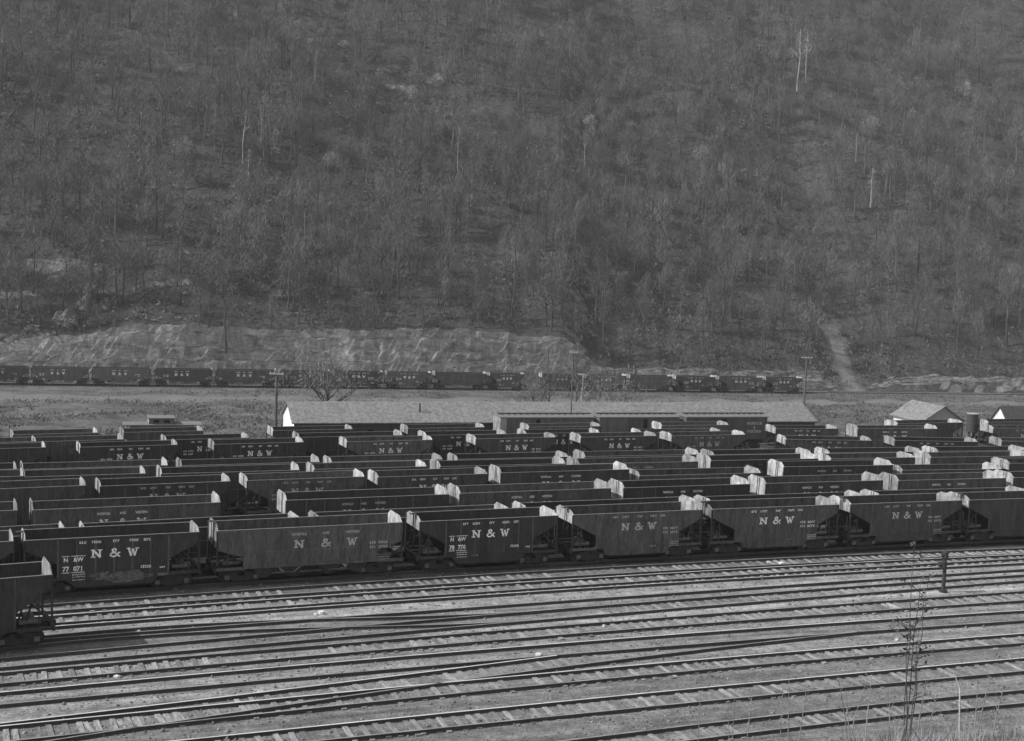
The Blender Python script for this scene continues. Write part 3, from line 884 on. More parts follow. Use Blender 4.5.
track('nearest railway track, lowest in the picture below the grass',
      [(640, 731), (760, 717), (880, 703.5), (1008, 691)], [(640, 746), (760, 731), (880, 717), (1008, 704)], (RAILDULL, RAILDULL), (-30, 42), lift=.03)
# tracks under the standing cars and under the train below the cliff
for k, (row, nm) in enumerate(((R1, 'front'), (R2, 'second'), (R3, 'third'), (R4, 'fourth'), (R5, 'fifth'), (R6, 'sixth'), (RA, 'seventh'), (RB, 'eighth'), (RC, 'ninth'))):
    t = empty('railway_track'); tag(t, 'shaded railway track under the %s row of coal cars' % nm, 'railway track', 'tracks under the standing coal cars')
    for off in (-.7175, .7175):
        def f(X, row=row, off=off):
            (cx, cy), a = row.center(X); return cy + off / math.cos(a) + row.slope(X) * (X - cx)
        add_rail(f, -70 - 8 * k, 75 + 8 * k, 'rail', t, RAILDULL, 4.0)
for row, nm, x0, x1 in ((RA2, 'short', 46, 95), (RB2, 'rear', 46, 100)):
    t = empty('railway_track'); tag(t, 'shaded railway track under the %s row at the right' % nm, 'railway track', 'tracks under the standing coal cars')
    for off in (-.7175, .7175):
        def f(X, row=row, off=off):
            (cx, cy), a = row.center(X); return cy + off / math.cos(a) + row.slope(X) * (X - cx)
        add_rail(f, x0 - 16, x1 + 20, 'rail', t, RAILDULL, 4.0)
t = empty('railway_track'); tag(t, 'raised railway track under the far train below the cliff', 'railway track')
for off in (-.7175, .7175):
    add_rail(lambda X, off=off: far_Y(X) + 2.04 + off * 1.04, -180, 190, 'rail', t, RAILDULL, 6.0, z=lambda X: fz(X))
mb = MB()
for X in np.arange(-175, 185, .75):
    zz = fz(X); Y = far_Y(X) + 2.04
    mb.bar((X + .33, Y - 1.15, zz - .2), (X - .33, Y + 1.15, zz - .2), .24, .14)
o = mb.build('sleepers', TIE, t); o['kind'] = 'stuff'
t = empty('railway_track'); tag(t, 'railway track under the lone hopper car at the left, curving into the fourth track', 'railway track')
_d = [rail_fn(p)[0] for p in ([(14, 666), (200, 649.3), (390, 631.3), (520, 620.5), (640, 611)], [(14, 656.5), (200, 641), (390, 621.5), (520, 611), (640, 602.5)])]
for off, fd in ((-.7175, _d[0]), (.7175, _d[1])):
    def f(X, off=off, fd=fd):
        (cx, cy), a = FG.center(X); y0 = cy + off / math.cos(a) + FG.slope(X) * (X - cx)
        k = sstep(-24, 2, X); return y0 * (1 - k) + fd(X) * k
    add_rail(f, -45, 2, 'rail', t, RAILDULL, 1.5)

# ------------------------------------------------------------------ ground and hill sheets
def grid(name, xs, ys, fn, m):
    nx, ny = len(xs), len(ys)
    V = np.empty((ny, nx, 3), dtype=np.float32)
    for j, y in enumerate(ys):
        for i, x in enumerate(xs): q = fn(x, y); V[j, i] = (x, q[0], q[1])
    idx = np.arange(nx * ny).reshape(ny, nx)
    F = np.stack([idx[:-1, :-1], idx[:-1, 1:], idx[1:, 1:], idx[1:, :-1]], -1).reshape(-1, 4)
    o = link(name, fast_mesh(name, V.reshape(-1, 3), F, m, 4)); o['kind'] = 'structure'
    return o
def yard(X, Y):
    z = rail_z(X, Y) - .18
    if uu(X, Y) < 90: z += .035 * noise.noise(Vector((X * .25, (Y - .36 * X) * 1.2, 0))) - .012
    u = uu(X, Y)
    if 150 < u < 286: z += .8 * noise.fractal(Vector((X * .10, Y * .10, 2)), 1, 2, 3) * sstep(150, 165, u) * (1 - sstep(276, 286, u))
    return z
xs = np.concatenate([np.arange(-260, -120, 10.), np.arange(-120, 140, 1.5), np.arange(140, 300, 10.)])
us = np.concatenate([np.arange(30, 100, .8), np.arange(100, 150, 3.), np.arange(150, 290, 2.), [292, 295, 297, 299.0, 302.]])
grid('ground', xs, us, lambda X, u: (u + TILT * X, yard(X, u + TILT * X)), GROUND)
xs = np.concatenate([np.arange(-330, -150, 8.), np.arange(-150, 170, 1.2), np.arange(170, 380, 8.)])
us = np.concatenate([np.arange(286, 297, 1.), np.arange(297, 305.5, .2), np.arange(306, 336, 1.2), np.arange(336, 720, 4.)])
hill = grid('hill', xs, us, lambda X, u: (u + TILT * X, terrain(X, u + TILT * X) - (.25 if u < bench_edge(X) - 1.5 else 0)), HILL)
for p in hill.data.polygons: p.use_smooth = False
bk = grid('grass_bank_ground', np.arange(-40, 42, .8), np.arange(-12, 54, .6), lambda X, Y: (Y, bank(X, Y)), mat('bank_earth', .11, .95, .4, .6, fine=4))

# ------------------------------------------------------------------ buildings
def extrude_building(name, L, D, eave, ridge, roofm, wallm, endm, label, over=.5, cat='shed', parent_loc=(0, 0, 0), rz=0, skew_l=0, skew_r=0, doors=(), hip=0):
    """long gabled building along local x, front at y=0; skew moves the rear corners along x"""
    r = empty(name, parent_loc, rz); tag(r, label, cat)
    w = MB()
    xl, xr, xlb, xrb = 0, L, skew_l, L + skew_r
    w.add([(xl, 0, 0), (xr, 0, 0), (xr, 0, eave), (xl, 0, eave)], [(0, 1, 2, 3)])
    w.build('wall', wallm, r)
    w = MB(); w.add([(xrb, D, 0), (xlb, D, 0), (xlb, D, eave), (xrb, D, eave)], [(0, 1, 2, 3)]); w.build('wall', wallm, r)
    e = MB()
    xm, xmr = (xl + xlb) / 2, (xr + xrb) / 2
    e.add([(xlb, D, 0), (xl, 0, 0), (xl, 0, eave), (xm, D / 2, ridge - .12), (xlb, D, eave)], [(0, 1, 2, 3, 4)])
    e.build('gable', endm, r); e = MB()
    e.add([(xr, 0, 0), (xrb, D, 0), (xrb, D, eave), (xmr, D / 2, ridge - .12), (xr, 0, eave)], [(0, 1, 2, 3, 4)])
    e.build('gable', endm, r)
    f = MB(); t = .12
    sl = (ridge - eave) / (D / 2); oz = over * sl
    A = [(xl - over, -over, eave - oz), (xr + over, -over, eave - oz), (xmr + over - hip, D / 2, ridge), (xm - over, D / 2, ridge), (xrb + over, D + over, eave - oz), (xlb - over, D + over, eave - oz)]
    B = [(a, b, c - t) for a, b, c in A]
    f.add(A + B, [(0, 1, 2, 3), (3, 2, 4, 5), (7, 6, 9, 8), (8, 9, 11, 10), (0, 6, 7, 1), (4, 10, 11, 5), (0, 3, 9, 6), (3, 5, 11, 9), (1, 7, 8, 2), (2, 8, 10, 4)])
    f.build('roof', roofm, r)
    for (x0, x1, z0, z1) in doors:
        d = MB(); d.box(x0, x1, -.04, -.005, z0, z1); d.build('door' if z0 < .3 else 'window', DARK, r)
    return r

# long shed: corners read off the photograph and set on the ground
def on_line(px, py, X0, Y0, m=.33):
    """point of a sight line on the upright plane Y = Y0 + m (X - X0)"""
    d = ray(px, py); t = (Y0 - m * X0) / (d[1] - m * d[0])
    return np.array([d[0] * t, d[1] * t, CAMZ + d[2] * t])
pl = on_line(294, 424.2, 0, 167.0); pr = on_line(815, 419.4, 0, 167.0)
L = float(math.hypot(pr[0] - pl[0], pr[1] - pl[1])); rz = math.atan2(pr[1] - pl[1], pr[0] - pl[0])
gz = rail_z(0, 170) - .14; shed_eave = float((pl[2] + pr[2]) / 2 - gz) + .12
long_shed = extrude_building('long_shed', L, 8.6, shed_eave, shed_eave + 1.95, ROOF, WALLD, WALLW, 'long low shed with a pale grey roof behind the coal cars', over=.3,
    parent_loc=(pl[0], pl[1], gz), rz=rz,
    doors=[(9, 9.7, 1.2, 2.4), (13.5, 15.0, .2, 2.5), (22, 23.5, .2, 2.5), (50, 52, .2, 2.5), (58, 59.5, 1.3, 2.3)])
m = MB(); m.box(15.9, 16.1, 1.9, 2.1, shed_eave + .6, shed_eave + 2.0); m.build('vent_pipe', WOOD, long_shed)
m = MB(); sl_ = 1.95 / 4.3
for i in range(int(L / 1.1)):
    x = .5 + i * 1.1
    m.bar((x, -.25, shed_eave - .25 * sl_ + .01), (x, 4.2, shed_eave + 4.2 * sl_ + .01), .05, .03)
m.build('roof_seam', ROOF, long_shed)

# shed at the right: gable towards the tracks greyed to stand for its shade, white wall towards the left
pa = at_y(962, 419.5, 188.0); ga = rail_z(pa[0], pa[1]) - .14; ev = float(pa[2] - ga)
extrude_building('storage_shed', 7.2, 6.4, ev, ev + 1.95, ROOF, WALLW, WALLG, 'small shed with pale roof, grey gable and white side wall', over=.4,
    parent_loc=(pa[0], pa[1], ga), rz=R(108))
pb = at_y(1008, 421, 190.0); gb = rail_z(pb[0], pb[1]) - .14; ev = float(pb[2] - gb)
extrude_building('white_hut', 6.5, 3.5, ev, ev + 1.95, mat('dark_shingle', .06, .9, .3, 2), WALLW, WALLW, 'white gabled hut with dark roof at the right behind the cars', over=.28, cat='hut',
    parent_loc=(pb[0], pb[1], gb), rz=R(18))
for (px, py, w, h, lab) in ((980, 420.5, .75, .8, 'white box between the water tank and the white hut'), (985.3, 420.5, .36, .8, 'narrow white post beside the white box near the hut')):
    p = at_y(px, py, 186.0); g_ = rail_z(p[0], p[1]) - .14; H = float(p[2] - g_)
    r = empty('white_box' if w > .5 else 'white_post', (p[0], p[1], g_)); tag(r, lab, 'box' if w > .5 else 'post')
    m = MB(); m.box(-w / 2, w / 2, -.3, .3, H - .85, H); m.box(-w / 2 - .04, w / 2 + .04, -.34, .34, H, H + .07); m.build('cabinet', WALLW, r)
    m = MB(); m.box(-w / 2 + .06, w / 2 - .06, -.2, .2, 0, H - .85); m.build('stand', WOOD, r)
# water tank
p = at_y(972, 428, 182.0)
tk = empty('water_tank', (p[0], p[1], rail_z(p[0], p[1]) - .14)); tag(tk, 'dark round wooden water tank standing between the shed and the hut', 'water tank')
zt = p[2] - tk.location.z
m = MB(); m.tube([(0, 0, zt - .5), (0, 0, zt + 1.95)], [.78, .72], 18); m.build('tank', TANK, tk)
m = MB(); m.tube([(0, 0, zt + 1.95), (0, 0, zt + 2.05)], .82, 18); m.build('lid', WALLG, tk)
for z in (zt - .1, zt + .5, zt + 1.1, zt + 1.6):
    m = MB(); m.tube([(0, 0, z), (0, 0, z + .06)], .795, 18); m.build('hoop', IRON, tk)
for a in range(4):
    m = MB(); q = (math.cos(a * math.pi / 2 + .7) * .5, math.sin(a * math.pi / 2 + .7) * .5)
    m.box(q[0] - .09, q[0] + .09, q[1] - .09, q[1] + .09, 0, zt - .5); m.build('leg', WOOD, tk)

# ------------------------------------------------------------------ boxcars and caboose
def boxcar(px0, px1, pyroof, Y, label, white_end=False, door=None, text=False):
    a = on_line(px0, pyroof, 0, Y); b = on_line(px1, pyroof, 0, Y)
    L = float(math.hypot(b[0] - a[0], b[1] - a[1])); zr = rail_z(0, Y); H = float((a[2] + b[2]) / 2 - zr)
    r = empty('boxcar', ((a[0] + b[0]) / 2 - .31 * 1.5, (a[1] + b[1]) / 2 + .95 * 1.5, zr), math.atan(.33)); tag(r, label, 'boxcar', 'boxcars in front of the long shed')
    hl = L / 2
    m = MB(); m.box(-hl, hl, -1.4, 1.4, 1.0, H - .3)
    for i in range(11):
        x = -hl + .3 + (L - .6) * i / 10
        m.box(x - .05, x + .05, -1.45, -1.401, 1.05, H - .35)
    m.build('body', BOXC, r)
    m = MB(); m.prism([(-1.52, H - .29), (1.52, H - .29), (1.52, H - .2), (0, H + .12), (-1.52, H - .2)], -hl - .1, hl + .1, 'x'); m.build('roof', TRIM, r)
    m = MB(); m.box(-hl - .1, hl + .1, -1.57, -1.521, H - .32, H - .19); m.build('roof_edge', TRIM, r)
    m = MB()
    n = int(L / .82)
    for i in range(n):
        x = -hl + .4 + i * .82; m.box(x - .09, x + .09, -.62, -.4, H + .05, H + .16)
    m.build('running_board_bracket', IRON, r)
    m = MB(); m.box(-hl - .05, hl + .05, -.35, .35, H + .13, H + .18); m.build('running_board', WOOD, r)
    m = MB(); dx = 0 if door is None else door; m.box(-.95 + dx, .95 + dx, -1.5, -1.46, 1.1, H - .45); m.box(-1.0 + dx, -.95 + dx, -1.52, -1.46, 1.1, H - .45); m.build('door', CARG, r)
    m = MB(); m.box(.97 + dx, 1.55 + dx, -1.462, -1.452, 1.1, H - .5); m.build('door_opening', DARK, r)
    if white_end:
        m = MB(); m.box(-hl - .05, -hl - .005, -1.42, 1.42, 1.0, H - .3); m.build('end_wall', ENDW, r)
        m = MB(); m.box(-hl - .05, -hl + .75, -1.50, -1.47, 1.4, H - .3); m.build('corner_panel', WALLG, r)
    if text:
        m = MB()
        x = hl - 1.9
        put_text(m, 'NORFOLK', x, H - 1.25, .5, -1.48, .95, .012); put_text(m, '&', x, H - 1.75, .45, -1.48, 1, .01); put_text(m, 'WESTERN', x, H - 2.3, .5, -1.48, .95, .012)
        m.build('lettering', WHITEF, r)
        m = MB(); word(m, x + .2, H - 3.1, 1.1, .3, -1.48, 5); m.build('number', WHITED, r)
    m = MB(); m.box(-hl - .4, hl + .4, -.25, .25, .8, .98); m.build('underframe', IRON, r)
    for s_ in (-1, 1):
        t_ = link('truck', TM['truck'], r); t_.location.x = s_ * (hl - 1.8)
    return r
boxcar(501, 594, 415.6, 161.5, 'boxcar with a bright pale left end, leftmost in front of the long shed', True, door=-2.5)
boxcar(600, 680, 415.4, 161.5, 'boxcar with dark half open doorway, middle one in front of the long shed', False, door=-.5, text=False)
boxcar(687, 768, 415.2, 161.5, 'boxcar with lines of white lettering, rightmost in front of the long shed', False, door=-1.6, text=True)

a = on_line(123, 422.6, 0, 162.0); b = on_line(202, 422.0, 0, 162.0)
r = empty('caboose', ((a[0] + b[0]) / 2 - .31 * 1.5, (a[1] + b[1]) / 2 + .95 * 1.5, rail_z(0, 162.0)), math.atan(.33)); tag(r, 'dark caboose with pale roof edge and a cupola above its middle, far left', 'caboose')
hl = float(math.hypot(b[0] - a[0], b[1] - a[1])) / 2; H = float(a[2] - r.location.z) - .25
m = MB(); m.box(-hl + .8, hl - .8, -1.35, 1.35, 1.0, H - .12); m.build('body', BOXC, r)
m = MB(); m.prism([(-1.5, H - .1), (1.5, H - .1), (1.5, H - .02), (0, H + .18), (-1.5, H - .02)], -hl, hl, 'x'); m.build('roof', TRIM, r)
cu0, cu1 = -hl + (149 - 123) / 79 * 2 * hl, -hl + (174 - 123) / 79 * 2 * hl
m = MB(); m.box(cu0, cu1, -1.2, 1.2, H - .05, H + .62); m.build('cupola', BOXC, r)
m = MB(); m.box(cu0 - .05, cu0 - .005, -1.2, 1.2, H + .02, H + .61); m.build('cupola_end', WALLG, r)
m = MB(); m.box(cu0 - .15, cu1 + .15, -1.35, 1.35, H + .625, H + .73); m.build('cupola_roof', TRIM, r)
for x in (cu0 + .5, cu1 - 1.1): m = MB(); m.box(x, x + .6, -1.235, -1.205, H + .18, H + .48); m.build('window', DARK, r)
for x in (-hl + 2.2, hl - 2.9): m = MB(); m.box(x, x + .7, -1.38, -1.352, H - 1.2, H - .5); m.build('window', DARK, r)
m = MB()
for s_ in (-1, 1):
    for y in (-1.3, 1.3): m.bar((s_ * (hl - .1), y, 1.0), (s_ * (hl - .1), y, H - .1), .06)
    m.box(min(s_ * hl, s_ * (hl - .8)), max(s_ * hl, s_ * (hl - .8)), -1.35, 1.35, .9, 1.0)
m.build('end_platform', IRON, r)
for s_ in (-1, 1): t_ = link('truck', TM['truck'], r); t_.location.x = s_ * (hl - 2.3)

# ------------------------------------------------------------------ poles, signal
def pole(px, pybase, pytop, Y, label, r0=.16, arm=2.4, zb=None, pale=False):
    b = at_y(px, pybase, Y); t = at_y(px, pytop, Y)
    zg = ground_z(b[0], Y) if zb is None else zb
    r = empty('utility_pole', (b[0], Y, zg)); tag(r, label, 'pole')
    h = float(t[2] - zg)
    m = MB(); m.tube([(0, 0, -.3), (0, 0, h * .5), (0, 0, h)], [r0, r0 * .88, r0 * .7], 8); m.build('post', WOOD, r)
    if arm:
        m = MB(); m.box(-arm / 2, arm / 2, -.17, -.05, h - .3, h - .12); m.build('crossarm', WALLG, r)
        m = MB()
        for k in range(4): x = -arm / 2 + .15 + k * (arm - .3) / 3; m.tube([(x, -.11, h - .12), (x, -.11, h + .06)], .05, 6)
        m.build('insulator', WALLG, r)
    return r
def ground_z(X, Y): return yard(X, Y) if uu(X, Y) < 296 else terrain(X, Y)
pole(275.5, 430, 371.8, 153.0, 'tall wooden utility pole with crossarm, left of the long shed', .2, 1.7)
pole(571, 413, 350.5, 168.4, 'thin wooden utility pole with crossarm in front of the long shed roof', .10, 1.2)
pole(804, 404, 356.5, 283.0, 'wooden utility pole with crossarm at the right end of the far train', .24, 2.4)

# dwarf signal on a post between the tracks
b = at_z(943, 592, -.18)
sg = empty('signal_post', (b[0], b[1], -.18)); tag(sg, 'dark lineside signal post with round head, standing between the empty tracks at the right', 'signal')
hs_ = float(at_y(943, 549.5, b[1])[2] + .14)
m = MB(); m.tube([(0, 0, 0), (0, 0, hs_ - .35)], [.135, .12], 10); m.tube([(0, 0, 0), (0, 0, .14)], .28, 10); m.build('post', IRON, sg)
m = MB(); m.tube([(0, 0, hs_ - .6), (0, 0, hs_ - .5), (0, 0, hs_ - .12), (0, 0, hs_)], [.14, .2, .19, .07], 10); m.tube([(-.28, -.05, hs_ - .32), (0, -.05, hs_ - .32)], .12, 8); m.build('cap', IRON, sg)
m = MB(); m.tube([(-.12, -.15, hs_ * .60), (-.12, -.15, hs_ * .60 + .38)], .2, 10); m.tube([(-.5, -.15, hs_ * .60 + .2), (-.12, -.15, hs_ * .60 + .2)], [.17, .17], 10); m.build('lamp_housing', IRON, sg)

# ------------------------------------------------------------------ trees
def tree_data(h, seed, spread=.3, limbs=11, twigs=420, lean=0.0, bark=BARK, twig=TWIG, first=.35, tw=.07, r0=None):
    rd = random.Random(seed); g = np.random.default_rng(seed)
    m = MB(); r0 = r0 or h * .013 + .05
    pts = []; x = y = 0.0
    for i in range(7):
        t = i / 6; pts.append((x, y, t * h * .93 - .6 * (i == 0)))
        x += rd.gauss(lean * h / 6, h * .012); y += rd.gauss(0, h * .012)
    m.tube(pts, [r0 * (1 - .8 * i / 6) for i in range(7)], 6)
    def on(t):
        k = min(5, int(t * 6)); f = t * 6 - k; a, b = pts[k], pts[k + 1]
        return Vector([a[q] + (b[q] - a[q]) * f for q in range(3)])
    tips = []
    for k in range(limbs):
        t = first + (.97 - first) * (k + rd.random() * .6) / limbs
        p = on(t); az = rd.uniform(0, 2 * math.pi); ln = h * spread * (1.15 - .75 * (t - first) / (1 - first)) * rd.uniform(.7, 1.2)
        d = Vector((math.cos(az), math.sin(az), rd.uniform(.5, 1.3))).normalized()
        q = p + d * ln * .55 ; q2 = q + (d + Vector((rd.gauss(0, .3), rd.gauss(0, .3), .3))).normalized() * ln * .5
        rr = r0 * (1 - .8 * t) * .6
        m.tube([p, q, q2], [rr, rr * .6, rr * .2], 4)
        tips += [(q, ln * .35), (q2, ln * .32), ((q + q2) / 2, ln * .3), (p + d * ln * .35, ln * .25)]
        for _ in range(2):
            e = q + Vector((rd.gauss(0, .5), rd.gauss(0, .5), rd.uniform(.1, .8))).normalized() * ln * .45
            m.tube([q, e], [rr * .5, rr * .15], 3); tips.append((e, ln * .3))
    tips.append((on(1.0), h * .09))
    me = m.mesh('trunk', bark)
    cen = np.array([[p.x, p.y, p.z] for p, _ in tips]); rad = np.array([r_ for _, r_ in tips])
    w = rad ** 1.5; idx = g.choice(len(tips), twigs, p=w / w.sum())
    c = cen[idx] + g.normal(0, 1, (twigs, 3)) * rad[idx, None] * .85
    d = g.normal(0, 1, (twigs, 3)); d[:, 2] = np.abs(d[:, 2]) + 1.1; d /= np.linalg.norm(d, axis=1)[:, None]
    s_ = np.cross(d, g.normal(0, 1, (twigs, 3))); s_ /= np.linalg.norm(s_, axis=1)[:, None]
    ln = g.uniform(.6, 1.7, (twigs, 1)) * h * .085; wd = g.uniform(.5, 1.3, (twigs, 1)) * tw * .62
    V = np.stack([c - d * ln * .5 - s_ * wd, c - d * ln * .5 + s_ * wd, c + d * ln * .5], 1).reshape(-1, 3)
    F = np.arange(twigs * 3).reshape(-1, 3)
    return me, fast_mesh('crown', V, F, twig), V

def plant_tree(name, data, loc, rz, sc, label, group=None, cat='tree'):
    r = empty(name, loc, rz); r.scale = (sc, sc, sc)
    link('trunk', data[0], r); link('crown', data[1], r)
    tag(r, label, cat, group); return r

BARE = [tree_data(h, 100 + i, sp_, li, tw_, ln_, first=fi) for i, (h, sp_, li, tw_, ln_, fi) in enumerate((
    (14, .24, 14, 420, 0, .35), (17, .20, 13, 400, .03, .45), (11, .34, 13, 420, 0, .22), (19, .17, 13, 340, -.02, .5), (8, .42, 12, 420, 0, .15), (15, .30, 16, 520, .04, .35), (13, .22, 11, 260, -.03, .45), (20, .15, 12, 260, 0, .6)))]
DARKT = [tree_data(h, 200 + i, .22, 9, 200, ln_, BARKDARK, TWIG, first=.55, r0=.24) for i, (h, ln_) in enumerate(((16, 0), (15, .05), (18, -.01)))]
PALET = [tree_data(h, 300 + i, .15, 8, 110, ln_, BARKPALE, TWIGPALE, first=.5, tw=.05, r0=.21) for i, (h, ln_) in enumerate(((15, 0), (18, .03), (11, .01)))]
BLOS = [tree_data(h, 400 + i, .42, 12, 900, 0, BARK, TWIGPALE, first=.2, tw=.10) for i, h in enumerate((6, 7.5))]

# individual trees that stand out
def special(px, py, data, hpx, label, name, group=None):
    p = hill_at(px, py)
    if p is None: return
    H = max(v.co.z for v in data[0].vertices)
    sc = hpx / FPX * p[1] / H
    plant_tree(name, data, (p[0], p[1], terrain(p[0], p[1]) - .2), random.uniform(-.4, .4), sc, label, group)
pale = [(215, 128, 32, 0, 'pale bare trunk, short and leftmost on the upper hillside'), (243, 166, 55, 1, 'pale leaning trunk, tallest of the pale group upper left'),
        (248, 180, 32, 2, 'short pale trunk below the tall leaning pale trunk'), (261, 144, 32, 0, 'pale trunk right of the leaning pale pair, upper left'),
        (458, 172, 45, 1, 'slender pale trunk above and right of the middle of the hillside'), (797, 92, 60, 0, 'tall pale straight trunk at the top right, left of a pair'),
        (806, 84, 48, 1, 'pale straight trunk at the top right, right of a pair'), (870, 208, 40, 2, 'pale thin trunk on the right hillside, left of two'),
        (886, 192, 32, 0, 'pale thin trunk on the right hillside, right of two'), (315, 80, 26, 2, 'small pale trunk near the top left of the hill'),
        (856, 165, 30, 1, 'pale crooked trunk below a pale crown, right hillside'), (585, 170, 40, 1, 'pale slanting trunk left of the dark trunks')]
for px, py, hp, k, lab in pale: special(px, py, PALET[k], hp, lab, 'pale_tree')
darks = [(264, 196, 80, 1, 'dark curved trunk among the pale trunks, upper left'), (657, 272, 75, 0, 'dark straight trunk at the right of the hill centre'),
         (625, 246, 55, 1, 'dark leaning trunk left of the dark straight trunk'), (760, 95, 60, 2, 'dark straight trunk high on the hill, right of centre'),
         (690, 258, 50, 0, 'thin dark trunk just right of the dark straight trunk'), (640, 292, 45, 2, 'dark trunk low on the slope, right of centre'),
         (925, 180, 65, 2, 'dark straight trunk on the far right hillside'), (290, 250, 60, 0, 'dark thin trunk above the cliff, left'),
         (808, 310, 62, 2, 'dark tall trunk above the bare earth scar'), (780, 290, 50, 0, 'dark trunk left of the bare earth scar')]
for px, py, hp, k, lab in darks: special(px, py, DARKT[k], hp, lab, 'dark_trunk_tree')
bl = [(413, 102, 16, 0, 'small pale crowned tree high above the middle of the slope'), (441, 137, 18, 1, 'pale blossoming tree right of the small pale crown'),
      (702, 170, 24, 1, 'broad pale blossoming tree right of the hill centre'), (722, 180, 16, 0, 'low pale blossoming tree beside the broad pale one'),
      (965, 100, 18, 0, 'small pale pointed tree at the upper right'), (183, 158, 22, 1, 'pale crowned tree on the upper left slope'),
      (470, 212, 18, 0, 'pale crowned tree near the middle of the slope'), (869, 140, 22, 1, 'pale tree above the two pale trunks at right'),
      (590, 135, 18, 0, 'pale bushy tree above the hill centre'), (330, 170, 18, 1, 'pale bushy tree right of the dark curved trunk'), (985, 180, 20, 0, 'pale low tree at the right edge of the hill')]
for px, py, hp, k, lab in bl: special(px, py, BLOS[k], hp, lab, 'blossoming_tree')

# the bare woods: the nearest and largest as trees of their own, the rest as one mass
cand = []
tries = 0
while len(cand) < 3000 and tries < 14000:
    tries += 1
    u = 303 + 330 * random.random() ** 1.1; X = random.uniform(-.42, .47) * (u * 1.05); Y = u + TILT * X
    dn = noise.noise(Vector((X * .018, Y * .02, 11)))
    if dn < -.3 and random.random() < .6: continue
    if u < 312 and random.random() < .5: continue
    if abs(X - SCAR[0][0] - (Y - SCAR[0][1]) * .2) < 5 and Y < SCAR[1][1]: continue
    cand.append((X, Y))
cand.sort(key=lambda p: uu(*p))
inview = []
rest = []
for (X, Y) in cand:
    z = terrain(X, Y); q = proj((X, Y, z + 5))
    (inview if (-20 < q[0] < 1044 and -30 < q[1] < 360 and len(inview) < 255 and random.random() < .5) else rest).append((X, Y, z))
for (X, Y, z) in inview:
    plant_tree('bare_tree', random.choice(BARE), (X, Y, z - .3), random.uniform(0, 6.28), random.uniform(.6, 1.05), 'bare grey leafless tree standing in the woods on the hillside', 'bare trees on the hillside')
Vs = []; Ts = MB()
def tris_of(me):
    me.calc_loop_triangles(); n = len(me.loop_triangles)
    t = np.empty(n * 3, dtype=np.int32); me.loop_triangles.foreach_get('vertices', t)
    v = np.empty(len(me.vertices) * 3, dtype=np.float32); me.vertices.foreach_get('co', v)
    return v.reshape(-1, 3)[t]
TT = {id(d): tris_of(d[0]) for d in BARE}
VV = []; MI = []
for n_, (X, Y, z) in enumerate(rest):
    d = random.choice(BARE); sc = random.uniform(.5, 1.1); a = random.uniform(0, 6.28)
    c_, s_ = math.cos(a) * sc, math.sin(a) * sc
    tr = TT[id(d)]
    for sub, mi in ((d[2], 0), (tr, 1)):
        W = np.empty_like(sub, dtype=np.float32); W[:, 0] = sub[:, 0] * c_ - sub[:, 1] * s_ + X; W[:, 1] = sub[:, 0] * s_ + sub[:, 1] * c_ + Y; W[:, 2] = sub[:, 2] * sc + z - .3
        VV.append(W); MI.append(np.full(len(sub) // 3, mi, dtype=np.int32))
V = np.concatenate(VV); F = np.arange(len(V)).reshape(-1, 3)
o = link('distant_woods', fast_mesh('distant_woods', V, F, [mat('distant_twigs', .13, .95, .6, .045, fine=.35), mat('distant_bark', .075, .95, .9, .12)])); o['kind'] = 'stuff'
o.data.polygons.foreach_set('material_index', np.concatenate(MI))
tag(o, 'bare grey woods covering the hillside behind the single trees', 'woods')

# undergrowth: brush and dead leaves all over the slope and the rough ground
def brush(name, n, area, size, m, label, hfun, clump=7):
    P = []
    while len(P) < n:
        X, Y = area()
        P.append((X, Y, hfun(X, Y)))
    P = np.array(P); k = clump
    c = np.repeat(P, k, 0); N_ = len(c)
    sc = np.repeat(rng.uniform(.5, 1.5, n), k)[:, None] * size
    c = c + rng.normal(0, 1, (N_, 3)) * sc * np.array([.75, .75, .35]); c[:, 2] += (sc[:, 0] * .4)
    d = rng.normal(0, 1, (N_, 3)); d[:, 2] += .7; d /= np.linalg.norm(d, axis=1)[:, None]
    s_ = np.cross(d, rng.normal(0, 1, (N_, 3))); s_ /= np.linalg.norm(s_, axis=1)[:, None]
    ln = rng.uniform(.3, .9, (N_, 1)) * sc; wd = rng.uniform(.12, .35, (N_, 1)) * sc * .55
    V = np.stack([c - d * ln * .5 - s_ * wd, c - d * ln * .5 + s_ * wd, c + d * ln * .6], 1).reshape(-1, 3)
    o = link(name, fast_mesh(name, V, np.arange(N_ * 3).reshape(-1, 3), m)); o['kind'] = 'stuff'
    tag(o, label, 'undergrowth'); return o
def hill_area():
    while True:
        u = 298 + 330 * random.random() ** 1.15; X = random.uniform(-.42, .47) * u * 1.05; Y = u + TILT * X
        dn = noise.noise(Vector((X * .03, Y * .03, 5)))
        if dn < -.15 and random.random() < .5: continue
        if u < 306 and X < 18 and random.random() < .9: continue
        if abs(X - SCAR[0][0] - (Y - SCAR[0][1]) * (SCAR[1][0] - SCAR[0][0]) / (SCAR[1][1] - SCAR[0][1])) < 3 and Y < SCAR[1][1]: continue
        return X, Y
brush('undergrowth', 26000, hill_area, 1.15, mat('brush_twigs', .095, .95, .7, .045, fine=.5), 'grey brush and dead leaves covering the hillside', terrain)
def rough_area():
    while True:
        u = random.uniform(152, 287); X = random.uniform(-.42, .46) * u * 1.05; Y = u + TILT * X
        if noise.noise(Vector((X * .06, Y * .06, 8))) < -.1: continue
        if abs(Y - .30 * X - 272) < 4: continue
        if 160 < u < 180 and -32 < X < 46: continue
        return X, Y
brush('rough_weeds', 11000, rough_area, .55, mat('weed_stalks', .11, .95, .6, .2), 'low weeds and brush on the rough ground below the far train', yard)

